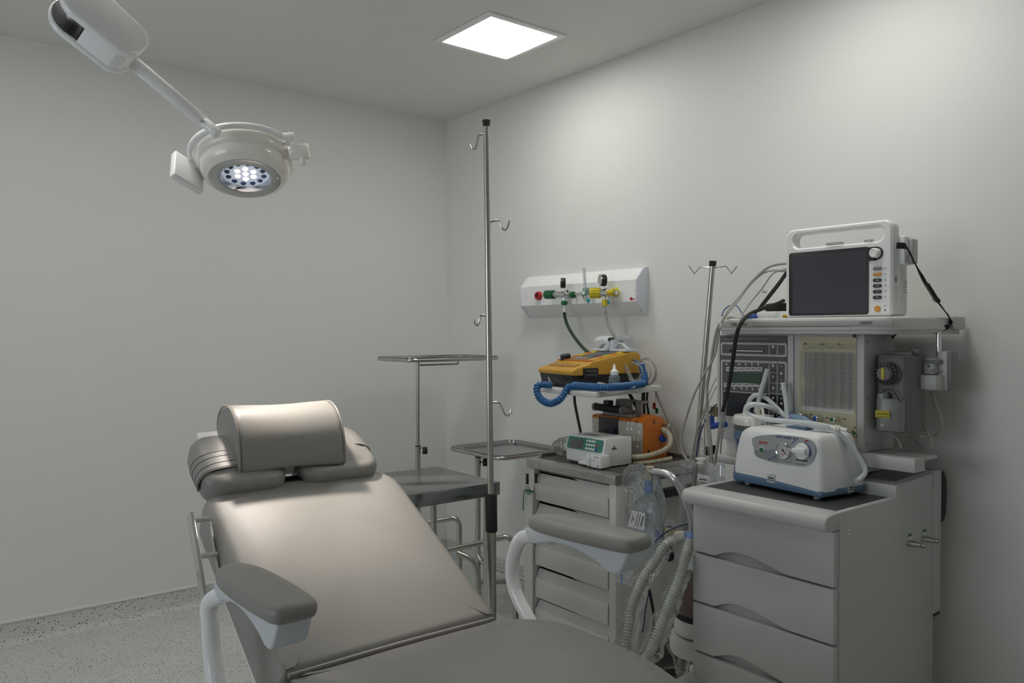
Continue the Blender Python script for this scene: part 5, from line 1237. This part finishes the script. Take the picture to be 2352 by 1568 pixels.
for i, (h, lab) in enumerate(((h1, 'white corrugated breathing hose in a clear sleeve, nearer the white cart'), (h2, 'white corrugated breathing hose in a clear sleeve, nearer the grey trolley drawers'))):
    ho = thing('corrugated_hose', V((h[-1].x, h[-1].y, h[-1].z)), lab, 'hose'); oo = V(ho.location)
    corrugated([p - oo for p in h], .0150, .0095, None).build('hose', CORR, ho, 80)
    MB().cyl(h[0] - oo, h[0].lerp(h[1], -.4) - oo, .0165, n=16).build('connector', BLUEL, ho)
    c = catmull([p - oo for p in h[2 if i == 0 else 1:]], 6); rr = random.Random(i)
    sl = MB().tube(c, .03, 18, smooth=False, rad=lambda t: .028 + .010 * t + .003 * math.sin(37 * t) + .002 * math.sin(91 * t))
    sl.warp(lambda v: (v.x + .004 * math.sin(v.z * 61), v.y + .004 * math.sin(v.z * 83 + v.x * 50), v.z)).build('sleeve', SLEEVE, ho, 180)
pp = thing('instruction_card', P(1432, 1322, x=1.94), 'small lined paper card hanging below the raised armrest, beside the hoses', 'card')
po = V(pp.location); q = [P(a, b, x=1.94) - po for a, b in ((1411, 1297), (1466, 1297), (1465, 1325), (1415, 1329))]
MB().prism([(0, 0), (.084, 0), (.083, -.052), (.004, -.054)], q[0], -Y, Z, (.0015, 0, 0), m=PAPER).build('card', None, pp)
lm = MB()
for k in range(14): lm.span(q[0] + V((-.0006, -.006 - k * .0055, -.048)), q[0] + V((-.0002, -.0075 - k * .0055, -.004)))
lm.build('printed_lines', GREYP, pp); MB().span(q[0] + V((-.0010, -.030, -.052)), q[0] + V((-.0007, -.038, -.024))).build('blue_mark', BLUEL, pp)
tag(MB().tube([P(1505, 1243, x=1.95), P(1520, 1229, x=1.95), P(1540, 1216, x=1.97), P(1565, 1207, x=2.02), P(1590, 1200, x=2.05)], .0022, 6).tube([P(1493, 1350, x=2.06), P(1484, 1390, x=2.06), P(1478, 1440, x=2.06), P(1474, 1452, x=2.06)], .0022, 6).tube([P(1505, 1243, x=1.99), P(1500, 1290, x=2.04), P(1493, 1350, x=2.06)], .0022, 6).build('sensor_cord', NAVY), 'thin navy sensor cord draped over the corrugated hoses', 'cable')
tag(MB().tube([P(1480, 1310, x=2.09), P(1490, 1350, x=2.09), P(1499, 1395, x=2.09), P(1501, 1420, x=2.09), P(1498, 1500, x=2.09), P(1490, 1560, x=2.09), P(1470, 1700, x=2.05)], .005, 8).build('power_cord', BLACKR), 'black cord hanging between the two sleeved hoses', 'cable')

# ================================================================== PATIENT MONITOR ON THE TOP SHELF
mo = thing('patient_monitor', (2.34, 1.315, SZ1), 'white patient monitor lettered WL80 with blank dark screen and carry handle, on the top shelf', 'patient monitor', rz=F_ROT)
qm = survey(mo)
def mq(a, b, ly=0.0): return qm(*cE(a, b), ly)
ml, mr = qm(1804, 640, 0).x, qm(2049, 640, 0).x; mw = mr - ml; mc = (ml + mr) / 2
mb_z, mt_z = .004, .290
o = rrect(mw, mt_z - mb_z, .022, 6, mc, (mt_z + mb_z) / 2, (.026, .030, .014, .014))
# handle opening follows the top edge
ha = [mq(925, 235), mq(1640, 130), mq(1640, 165), mq(935, 275)]
hx0, hx1, hz0, hz1 = ml + .027, mr - .027, mt_z - .062, mt_z - .018
hole = rrect(hx1 - hx0, hz1 - hz0, .021, 6, (hx0 + hx1) / 2, (hz0 + hz1) / 2, (.018, .021, .021, .021))
def plate_with_hole(outer, inner, y0, y1, bev, m):
    """slab between two facing outlines (same point count, same start corner), front and back faces bridged"""
    mbx = MB(); n = len(outer)
    e = bev
    co_ = V((sum(p[0] for p in outer) / n, sum(p[1] for p in outer) / n)); ci = V((sum(p[0] for p in inner) / n, sum(p[1] for p in inner) / n))
    def ins(pl, c, d):
        out = []
        for i in range(len(pl)):
            t = V(pl[(i + 1) % n]) - V(pl[i - 1]); nr = V((t.y, -t.x)).normalized(); out.append((pl[i][0] - nr.x * d, pl[i][1] - nr.y * d))
        return out
    R3 = lambda pl, y: [V((p[0], y, p[1])) for p in pl]
    oi, ii = ins(outer, co_, e), ins(inner, ci, -e)
    mbx.loft([R3(oi, y0), R3(outer, y0 + e), R3(outer, y1 - e), R3(oi, y1), R3(ii, y1), R3(inner, y1 - e), R3(inner, y0 + e), R3(ii, y0), R3(oi, y0)], m, closed_ends=False)
    return mbx
n_ = len(o)
plate_with_hole(o, hole, 0.0, .046, .006, WHITE).build('front_housing', WHITE, mo, 40)
MB().span((ml + .012, .03, mb_z), (mr + .004, .088, mt_z - .075), .010, 3).build('rear_housing', WHITE, mo)
MB().span((ml + .03, .09, mb_z + .004), (mr - .01, .118, mt_z - .085), .008, 3).build('battery_housing', GREYP, mo)
MB().span((mr - .002, .036, mt_z - .135), (mr + .020, .086, mt_z - .048), .006, 3).build('side_module', WHITE, mo)
MB().span((mr + .012, .060, mt_z - .132), (mr + .030, .10, mt_z - .055), .006, 3).build('side_bracket', CART, mo)
sm_ = MB()
for k in range(5): sm_.span((mr + .0036, .060, .105 - k * .008), (mr + .0046, .060 + .024 - .004 * (k % 2), .108 - k * .008))
sm_.build('rating_label', GREYP, mo)
MB().box((mr + .001, .022, .112), (.002, .007, .014), .001).build('side_emblem', MIDG, mo)
Fm = -.0005
def mface(nm, r, m, t=.001, lift=0.0, par=mo, rad=None, bev=0.0):
    a, b, e_ = mq(r[0], r[1], Fm - lift), mq(r[0], r[3], Fm - lift), mq(r[2], r[1], Fm - lift)
    if rad: return MB().prism(rrect(e_.x - a.x, a.z - b.z, rad, 5, (a.x + e_.x) / 2, (a.z + b.z) / 2), (0, Fm - lift, 0), X, Z, (0, -t, 0), bev).build(nm, m, par)
    return MB().span((a.x, Fm - lift - t, b.z), (e_.x, Fm - lift, a.z), bev).build(nm, m, par)
bz_ = mface('screen_bezel', (875, 352, 1508, 848), BLACK, .002, 0, mo, .008, .0006)
kc3 = mq(1570, 350, Fm)
MB().cyl(kc3, kc3 + V((0, -.0019, 0)), .0195, n=36).span((mq(1480, 320).x, Fm - .0019, mq(1480, 415).z), (kc3.x, Fm, kc3.z + .0195)).build('knob_surround', BLACK, bz_)
mface('screen', (903, 378, 1487, 830), SCREEN, .001, .0022, bz_)
kn = MB().lathe([(.0150, .0018), (.0150, .010), (.0142, .017), (.011, .019), (.0105, .0185), (0, .0180)], kc3, (-.08, -1, 0), 32).build('selector_knob', WHITE, mo)
for i, (b, m_) in enumerate(((473, MIDG), (519, AMBER), (565, BLACK), (610, BLACK), (656, BLACK), (702, BLACK))):
    p = mq(1575, b, Fm); kb = MB().prism(rrect(.0268, .0098, .0046, 5, p.x, p.z), (0, Fm, 0), X, Z, (0, -.0022, 0), .0006).build('button', m_, mo)
    MB().span((p.x - .005, Fm - .0026, p.z - .0009), (p.x + .005, Fm - .0021, p.z + .0009)).build('button_caption', INKW, kb)
    q = mq(1637, b - 4, Fm); MB().box(q, (.005, .0006, .0045), rot=Euler((0, R(25 * i), 0)).to_matrix()).build('button_symbol', GREYP, mo)
p = mq(1575, 792, Fm); pb_ = MB().lathe([(.0098, 0), (.0098, .0016), (.0088, .0024), (0, .0024)], p, (0, -1, 0), 28).build('power_button', AMBER, mo)
text('\u223f', .010, p + V((-.0045, -.0026, -.0030)), X, -Y, INKW, pb_, 'power_symbol'); 
for b in (768, 802): q = mq(1636, b, Fm); MB().box(q, (.005, .0006, .0035)).build('indicator_symbol', GREYP if b < 790 else INK, mo)
mface('alarm_lamp', (1166, 270, 1310, 293), GREYP, .0015, 0, mo, .004)
p = mq(1466, 267, Fm); text('WL80', .0120, p, X, -Y, INK, mo, width=mq(1546, 267, Fm).x - p.x)
# items lying on the shelf left of the monitor
sbx = thing('module_box', P(1776, 728, x=2.390), 'small white module box with a yellow socket, on the top shelf left of the monitor', 'module', rz=F_ROT)
sbx.location.z = SZ1; qs = survey(sbx)
a, b = qs(1737, 728, 0), qs(1807, 727, 0)
MB().prism([(a.x, 0), (b.x + .01, 0), (b.x + .01, .026), (a.x + .012, .026), (a.x, .022)], (0, 0, 0), X, Z, (0, .055, 0), .003).build('case', WHITE, sbx)
MB().cyl((b.x - .004, -.001, .008), (b.x - .004, -.010, .008), .006, n=14, m=YELLOW).cyl((b.x - .004, -.0095, .008), (b.x - .004, -.0108, .008), .0025, n=10, m=RED).build('socket', None, sbx)
tag(MB().box(P(1789, 705, x=2.430) , (.05, .085, .026), .008, 3, rot=Euler((0, R(-6), R(6))).to_matrix()).build('pressure_cuff', BLACK), 'folded black blood pressure cuff on the white module box', 'cuff')
bpy.data.objects['pressure_cuff'].data.materials[0] = mat('brown_black_fabric', (.022, .016, .013), .85, var=.1, bump=.3)
cuffz = 0
plg = thing('blue_plug', P(1727, 730, x=2.360), 'blue connector plug with a grey clip lying at the shelf edge', 'connector')
plg.location.z = SZ1; po = V(plg.location)
MB().tube([P(1712, 729, x=2.360) - po, P(1722, 729, x=2.360) - po, P(1737, 727, x=2.380) - po], .008, 12, rad=lambda t: .004 + .005 * min(1, t * 2)).build('plug_body', BLUE, plg)
MB().tube([P(1668, 733, x=2.360) - po, P(1680, 728, x=2.360) - po, P(1694, 731, x=2.360) - po, P(1706, 731, x=2.360) - po], .0045, 8, flat=(.007, .004)).build('grey_clip', CABLE, plg)
tag(MB().tube([P(1658, 726, x=2.360), P(1662, 714, x=2.360), P(1672, 704, x=2.360), P(1684, 699, x=2.360), P(1694, 704, x=2.360), P(1703, 717, x=2.360), P(1712, 729, x=2.360)], .0022, 6).build('sensor_cord', BLUEC), 'thin blue cord looping above the shelf near the leaning pole', 'cable')
# cables from the monitor's left side
CBG = 'monitor cables'
def cable(pts, r, m, lab, nm='cable', extra=None):
    c = MB().tube([P(p[0], p[1], x=p[2]) for p in pts], r, 8, sub=5)
    o = c.build(nm, m); tag(o, lab, 'cable', CBG); return o
cable([(1812, 604, 2.39), (1785, 607, 2.39), (1762, 615, 2.39), (1733, 640, 2.38), (1700, 680, 2.36), (1672, 712, 2.32), (1658, 735, 2.16), (1646, 760, 2.14), (1638, 800, 2.14), (1630, 850, 2.14), (1624, 890, 2.14), (1625, 930, 2.14), (1628, 975, 2.14), (1633, 1023, 2.14), (1635, 1063, 2.15)], .0050, CABLE, 'thickest pale grey cable arching from the monitor down past the leaning pole')
cable([(1812, 621, 2.39), (1793, 621, 2.39), (1775, 621, 2.39), (1752, 628, 2.39), (1722, 654, 2.38), (1692, 695, 2.34), (1668, 724, 2.28), (1656, 745, 2.14), (1650, 770, 2.13), (1640, 820, 2.13), (1617, 860, 2.11), (1592, 912, 2.10), (1574, 967, 2.10), (1564, 1003, 2.10), (1567, 1035, 2.10), (1574, 1050, 2.10), (1584, 1058, 2.10), (1590, 1040, 2.10), (1595, 1015, 2.10), (1602, 984, 2.10), (1616, 953, 2.10), (1622, 929, 2.10), (1624, 905, 2.10)], .0034, CABLE, 'pale grey cable hanging in a wide loop over the clear bellows dome')
ct = cable([(1800, 622, 2.39), (1783, 624, 2.39), (1770, 634, 2.39), (1752, 660, 2.39), (1741, 674, 2.39), (1722, 697, 2.37), (1705, 722, 2.32), (1697, 738, 2.17), (1690, 765, 2.16), (1685, 800, 2.16), (1681, 850, 2.16), (1673, 900, 2.16), (1668, 930, 2.16), (1662, 975, 2.16), (1657, 1010, 2.16), (1655, 1042, 2.16)], .0026, CABLE, 'thin grey cable carrying a white paper flag beside the monitor')
p = P(1752, 669, x=2.390); MB().prism([(0, 0), (.024, -.004), (.025, .007), (.002, .012)], p + V((-.002, .004, -.004)), -Y, Z, (.001, 0, 0), m=PAPER).build('paper_flag', None, ct)
MB().box(P(1755, 671, x=2.388), (.0008, .014, .002), m=INK).build('flag_print', None, ct)
MB().cyl(P(1808, 619, x=2.390), P(1786, 622, x=2.390), .0075, .0045, 12).build('cable_plug', CABLE, ct)
bc = cable([(1800, 690, 2.41), (1786, 697, 2.38), (1765, 704, 2.36), (1740, 713, 2.34), (1722, 721, 2.30), (1707, 735, 2.17), (1697, 752, 2.14), (1690, 778, 2.14), (1685, 815, 2.14), (1680, 850, 2.14), (1673, 890, 2.14), (1664, 930, 2.14), (1660, 945, 2.14)], .0066, BLACKR, 'thick black cuff hose hanging over the shelf lip across the lettering')
MB().tube([P(1660, 943, x=2.14), P(1655, 975, x=2.14), P(1648, 1020, x=2.14), P(1641, 1066, x=2.15)], .0052, 8).build('grey_tail', CABLE, bc)
cable([(1645, 868, 2.26), (1630, 900, 2.18), (1618, 940, 2.17), (1618, 980, 2.17), (1620, 1060, 2.17)], .0022, CABLE, 'thin grey lead fanning out nearest to the top of the tower edge')
cable([(1645, 888, 2.26), (1628, 925, 2.18), (1622, 965, 2.17), (1626, 1010, 2.17), (1630, 1062, 2.17)], .0022, CABLE, 'thin grey lead fanning out lower beside the tower edge')
tag(MB().tube([P(1646, 928, x=2.2), P(1636, 938, x=2.19), P(1620, 965, x=2.2), P(1606, 1005, x=2.2), P(1598, 1060, x=2.2)], .0026, 6).build('sensor_cord', NAVY), 'navy blue cord slanting down behind the grey monitor cables', 'cable')
fs = thing('flow_sensor', P(1650, 972, x=2.20), 'blue plastic flow connector fixed at the left edge of the tower', 'connector')
fo = V(fs.location)
MB().cyl(P(1634, 978, x=2.20) - fo, P(1668, 974, x=2.20) - fo, .010, n=16, bev=.002).cyl(P(1634, 955, x=2.20) - fo, P(1636, 985, x=2.20) - fo, .009, n=14).build('connector_body', BLUE, fs)
MB().cyl(P(1640, 933, x=2.215) - fo, P(1640, 956, x=2.215) - fo, .013, n=16).tube([P(1622, 945, x=2.2) - fo, P(1616, 943, x=2.2) - fo, P(1615, 950, x=2.2) - fo, P(1622, 954, x=2.2) - fo], .003, 8).build('brass_fitting', mat('dull_brass', (.30, .26, .15), .4, metal=.8, var=.1), fs)
MB().box(P(1625, 1035, x=2.2) - fo, (.02, .018, .03), .004).box(P(1638, 1032, x=2.2) - fo, (.016, .014, .03), .004).build('clip', BLACK, fs)
tag(corrugated([P(1612, 1000, x=2.24), P(1610, 1030, x=2.24), P(1608, 1058, x=2.24)], .011, .007, SLEEVE).build('clear_tube', None), 'short clear ribbed tube standing behind the grey cables', 'tube')
# black tie-down strap with buckle, both runs
st_ = thing('tie_down_strap', P(2155, 735, x=2.47), 'black webbing strap with a buckle holding the monitor down on the shelf', 'strap')
so2_ = V(st_.location)
def band(pts, w, t=.0014):
    p = catmull([V(a) for a in pts], 5); rg = []
    for i in range(len(p)):
        d = (p[min(i + 1, len(p) - 1)] - p[max(i - 1, 0)]).normalized(); s = d.cross(V((.78, -.62, 0))); s = s.normalized() if s.length > .05 else Z; n2 = d.cross(s).normalized()
        s = s * w; n2 = n2 * t; rg.append([p[i] + s + n2, p[i] - s + n2, p[i] - s - n2, p[i] + s - n2])
    return MB().loft(rg)
YM = lambda a, b: P(a, b, y=1.315 - mr - .034) - so2_
YS = lambda a, b: P(a, b, y=AY - SX1 - .0035) - so2_
S_ = lambda a, b, x: P(a, b, x=x) - so2_
band([YM(2060, 564), YM(2072, 564), YM(2083, 568), YM(2094, 590), YM(2112, 624), YM(2130, 657).lerp(YS(2130, 657), .4), YM(2152, 690).lerp(YS(2152, 690), .75), YS(2172, 717), YS(2182, 731), YS(2184, 742), YS(2179, 750), YS(2166, 753) + V((0, .012, -.002)), YS(2140, 753) + V((0, .03, -.002))], .0088).build('webbing', WEB, st_)
band([S_(1812, 618, 2.42), S_(1790, 650, 2.42), S_(1765, 682, 2.42), S_(1742, 712, 2.42), S_(1734, 724, 2.42)], .0105).build('webbing', WEB, st_)
bk0, bk1 = YM(2127, 650).lerp(YS(2127, 650), .35), YM(2152, 690).lerp(YS(2152, 690), .72)
d = (bk1 - bk0).normalized(); s = d.cross(V((.78, -.62, 0))).normalized()
MB().box((bk0 + bk1) / 2, ((bk1 - bk0).length, .021, .011), .003, rot=Mx((d, s, d.cross(s))).transposed()).build('buckle', BLACK, st_)
MB().box(bk0.lerp(bk1, .95), (.014, .026, .012), .002, rot=Mx((d, s, d.cross(s))).transposed()).build('buckle_end', BLACK, st_)
band([S_(2077, 752, 2.46), S_(2065, 762, 2.46), S_(2052, 772, 2.44), S_(2050, 776, 2.44)], .006).build('loose_tail', WEB, st_)

# ================================================================== SUCTION MACHINE ON THE TROLLEY
su = thing('suction_machine', (2.118, 1.400, TOPZ - .0024), 'white suction machine with slate-blue base and round gauge, lettered NEW ASKIR 30', 'suction machine', rz=F_ROT - R(7))
qz = survey(su); cS = crop(1690, 960, 8.711)
SW, SD, SH = .168, .205, .196
# blue base with a wavy upper edge; white body sits in it
def base_h(x): t = (x + SW) / (2 * SW); return .040 + .004 * math.sin(t * 3) - .012 * t
base_poly = [(-SW, .010), (SW, .010)] + [(SW - 2 * SW * k / 16, base_h(SW - 2 * SW * k / 16)) for k in range(17)]
MB().prism(base_poly, (0, 0, 0), X, Z, (0, .075, 0), .006, 2).span((-.07, .06, .010), (SW, SD, base_h(SW * .6)), .005).build('base', BLUEB, su)
t = bmesh.new(); N_s = 24; rings = []
def body_ring(z, k):
    l, r_, f, b_ = k
    x0_, x1_, y0_, y1_ = -SW + l, SW - r_, f, SD - b_; out = [(x1_, y0_ + .014), (x1_, y1_ - .012), (x1_ - .012, y1_), (-.058, y1_), (-.066, y1_ - .008), (-.068, .075), (-.074, .068), (x0_ + .01, .066), (x0_, .058), (x0_, y0_ + .014), (x0_ + .004, y0_ + .004), (x0_ + .014, y0_), (x1_ - .014, y0_), (x1_ - .004, y0_ + .004)]; return [V((p[0], p[1], z)) for p in out]
bdy = MB().loft([body_ring(.020, (.001, .001, .001, .001)), body_ring(.050, (.002, .001, .001, .002)), body_ring(.10, (.008, .004, .002, .010)), body_ring(.15, (.018, .009, .004, .025)), body_ring(.178, (.026, .012, .006, .035)), body_ring(.190, (.038, .016, .010, .042)), body_ring(.195, (.055, .024, .018, .050))])
def hump(v):
    if v.z > .12:
        k = (v.x + SW) / (2 * SW); v.z += -.030 * max(0, .40 - k) ** 2 * 6 * (v.z - .12) / .075
        if v.z > .15 : v.z -= .016 * max(0, k - .35) * (v.z - .12) / .075
    return v
bdy.warp(hump); bdy.build('body', WHITE, su, 50)
for x_ in (-.13, .13):
    for y_ in (.03, .17): MB().cyl((x_, y_, 0), (x_, y_, .012), .010, n=14).build('foot', GREYP, su)
def sq(a, b, ly=-.0005): return qz(*cS(a, b), ly)
FY = .0035
PF = mat('panel_light_grey', (.40, .415, .43), .35, var=.015); PD = mat('panel_mid_grey', (.27, .28, .29), .35, var=.015)
FS_ = .0032
def sface(pts, t, m, nm, par=su, smooth=3):
    q = [sq(a, b, FS_ - .003) for a, b in pts]; c = catmull([V((p.x, p.z, 0)) for p in q], smooth, True)
    return MB().prism([(p.x, p.y) for p in c], (0, FS_, 0), X, Z, (0, -t, 0)).build(nm, m, par)
pn = sface([(345, 400), (480, 350), (800, 330), (1200, 365), (1480, 425), (1580, 550), (1600, 680), (1560, 820), (1480, 915), (1340, 955), (1100, 930), (800, 885), (560, 815), (415, 755), (370, 600), (338, 470)], .0055, PF, 'control_panel')
sface([(388, 640), (600, 640), (800, 622), (830, 760), (900, 850), (780, 875), (580, 820), (420, 755)], .0060, PD, 'panel_grey_area', pn, 2)  # darker grey area of the panel print
def slab(nm, a, b, w, t, m, par=pn, lift=.0062):
    p, q = sq(*a, FS_ - lift), sq(*b, FS_ - lift); d = q - p; L = d.length; d.normalize()
    return MB().box((p + q) / 2, (L, t, w), rot=Mx((d, Y, d.cross(Y))).transposed()).build(nm, m, par)
slab('panel_stripe', (640, 845), (830, 740), .0022, .0008, INKB); slab('panel_stripe', (1110, 515), (1255, 385), .0018, .0008, INKB)
slab('maker_badge', (470, 482), (628, 500), .0070, .0010, RED)
p = sq(492, 500, FS_ - .0068); text('CA-MI', .0062, p, X, -Y, INKW, pn, width=sq(605, 500, FS_ - .0068).x - p.x)
p = sq(797, 388, FS_ - .0062); text('NEW ASKIR 30', .0098, p + V((0, 0, 0)), (sq(1190, 432, FS_ - .0062) - p), -Y, INKB, pn, width=(sq(1190, 432, FS_ - .0062) - p).length)
slab('caption', (1280, 435), (1350, 440), .0042, .0006, GREYP); slab('caption', (1385, 452), (1448, 460), .0042, .0006, RED)
slab('caption', (1195, 830), (1440, 862), .0030, .0006, INK); slab('caption', (945, 875), (1160, 890), .0012, .0006, MIDG); slab('caption', (1200, 905), (1385, 938), .0022, .0006, MIDG)
p = sq(525, 637, FS_ - .006); sw = MB().lathe([(.0105, 0), (.0108, .002), (.0085, .003), (.0085, .001)], p, (0, -1, 0), 24, m=PAPER).lathe([(0, .0026), (.0085, .0022)], p, (0, -1, 0), 20, m=GREEN).span(p + V((-.0006, -.0034, -.004)), p + V((.0006, -.0024, .004)), m=INKW)
sw.build('power_switch', None, su)
p = sq(975, 640, FS_ - .006)
ga = MB().lathe([(.0205, .006), (.0212, .010), (.0245, .011), (.0262, .008), (.0262, -.004)], p, (0, -1, 0), 36).build('vacuum_gauge', CHROME, su)
MB().lathe([(0, .0062), (.0212, .0062)], p, (0, -1, 0), 32).build('dial', PAPER, ga)
dm_ = MB()
for k in range(11):
    a = R(225 - 27 * k); dm_.box(p + V((.0175 * math.cos(a), -.0065, .0175 * math.sin(a))), (.0008, .0004, .004), rot=Euler((0, math.pi / 2 - a, 0)).to_matrix(), m=INK)
for k in range(9):
    a = R(215 - 31 * k); dm_.box(p + V((.0118 * math.cos(a), -.0065, .0118 * math.sin(a))), (.0018, .0004, .0016), m=INK)
dv = V((.62, 0, -.78)); dm_.tube([p - dv * .006 + V((0, -.0075, 0)), p + dv * .015 + V((0, -.0075, 0))], .0011, 6, m=INK).lathe([(0, .009), (.0032, .0085)], p, (0, -1, 0), 12, INK)
dm_.box(p + V((-.002, -.0065, -.0115)), (.009, .0004, .0016), m=RED).box(p + V((-.002, -.0065, -.0145)), (.007, .0004, .0014), m=RED)
dm_.build('dial_marks', None, ga)
p = sq(1340, 665, FS_ - .006)
kb = MB().lathe([(.0245, 0), (.0245, .006), (.0225, .009), (0, .0095)], p, (0, -1, 0), 32).build('vacuum_knob', WHITE, su)
MB().prism([(-.030, 0), (-.022, .0075), (.020, .010), (.022, -.010), (-.022, -.0075)], p + V((0, -.008, .002)), X, Z, (0, -.012, 0), .003, 2).build('knob_grip', WHITE, kb)
ap = [p + V((.0275 * math.cos(R(a)), -.0004, .0275 * math.sin(R(a)))) for a in range(-25, 80, 8)]
MB().tube(ap, .0013, 6, rad=lambda t: .0008 + .0012 * (1 - t)).build('scale_arc', INKB, pn)
# little asset labels on the base
lb = MB().box((-.012, -.001, .040), (.030, .0012, .028), .0005, m=PAPER)
lb.prism([(-.002, 0), (.002, 0), (0, .004)], (-.012, -.0018, .046), X, Z, (0, -.0004, 0), m=INK); lb.box((-.012, -.0018, .0405), (.022, .0004, .004), m=INK).box((-.012, -.0018, .034), (.024, .0004, .0028), m=INKB)
lb.build('asset_label', None, su)
lb = MB().box((SW + .0008, .13, .026), (.0012, .026, .024), .0005, m=PAPER).box((SW + .0016, .13, .028), (.0004, .018, .004), m=INK).box((SW + .0016, .13, .022), (.0004, .018, .0025), m=INK)
lb.build('asset_label', None, su)
MB().box((.02, .09, .192), (.075, .04, .006), .002).build('top_recess', BLUEB, su)
# collection jar in its blue holder at the left end
JY = .112; JX = qz(1731, 960, JY).x
jar = MB().lathe([(0, .036), (.050, .036), (.054, .042), (.059, .150)], (JX, JY, 0), Z, 36).build('collection_jar', CLEAR, su)
MB().lathe([(.0605, .132), (.064, .136), (.064, .148), (.060, .170)], (JX, JY, 0), Z, 36).build('jar_band', BLUEB, jar)
MB().lathe([(.060, .148), (.062, .170), (.062, .180), (.060, .181)], (JX, JY, 0), Z, 36).build('jar_gasket', DKG, jar)
ld = MB().lathe([(.064, .180), (.066, .184), (.066, .203), (.061, .211), (.034, .215), (0, .215)], (JX, JY, 0), Z, 40)
for k in range(24):
    a = k * math.pi / 12; ld.tube([(JX + .0658 * math.cos(a), JY + .0658 * math.sin(a), .183), (JX + .0658 * math.cos(a), JY + .0658 * math.sin(a), .203)], .0024, 5)
lid = ld.build('jar_lid', IVORY, jar)
MB().tube([(JX - .042, JY, .210), (JX - .032, JY, .240), (JX, JY, .250), (JX + .032, JY, .240), (JX + .042, JY, .210)], .0045, 8).build('lid_bail', IVORY, jar)
MB().cyl((JX + .01, JY + .01, .213), (JX + .01, JY + .01, .24), .008, n=14).build('lid_port', IVORY, jar)
MB().lathe([(0, .004), (.058, .004), (.062, .010), (.062, .036), (.056, .040), (0, .040)], (JX, JY, 0), Z, 36).span((JX - .02, .05, .006), (JX + .03, JY, .034), .003).build('jar_holder', BLUEB, su)
MB().box((JX - .004, JY - .0585, .124), (.022, .002, .014), .0005).build('jar_label', INKB, jar)
# silicone tubing and filter line
def W3(px, py, ly): return qz(px, py, ly)
tubs = [W3(1760, 848, .14), W3(1752, 880, .14), W3(1744, 912, .13), W3(1740, 935, .12)]
tb_ = [[(1763, 848, .13), (1756, 872, .13), (1747, 903, .13), (1740, 930, .13), (1736, 946, .12)],
       [(1718, 938, .12), (1721, 922, .12), (1730, 910, .12), (1744, 907, .13), (1760, 914, .15), (1778, 930, .148), (1798, 950, .148), (1812, 962, .148)],
       [(1812, 960, .148), (1790, 945, .15), (1765, 934, .10), (1742, 929, .08), (1722, 932, .07), (1716, 942, .07), (1724, 953, .07), (1745, 960, .07), (1780, 965, .06), (1820, 968, .06), (1860, 972, .07), (1890, 977, .08), (1906, 980, .09)],
       [(1808, 955, .148), (1806, 925, .148), (1802, 900, .148), (1798, 878, .148)],
       [(1850, 974, .02 + .06), (1890, 984, .09), (1925, 995, .10), (1950, 1018, .12), (1970, 1045, .14), (1984, 1070, .15), (1987, 1086, .15), (1976, 1098, .14), (1966, 1104, .12)]]
for i, tpts in enumerate(tb_):
    MB().tube([W3(a, b, l) for a, b, l in tpts], .0078 if i != 4 else .0072, 12, sub=6).build('silicone_tube', SILI, su)
MB().tube([W3(1770, 985, .135), W3(1782, 968, .16), W3(1802, 959, .16), W3(1825, 957, .16), W3(1848, 963, .16), W3(1862, 973, .15)], .0105, 12).build('blue_tube', BLUET, su)
fl = MB(); a, b = W3(1905, 979, .09), W3(1946, 988, .10); d = (b - a).normalized()
fl.cyl(a, b, .0062, n=14)
for k in (.35, .5): fl.cyl(a.lerp(b, k), a.lerp(b, k) + d * .005, .0095, n=16)
fl.build('tube_connector', IVORY, su)
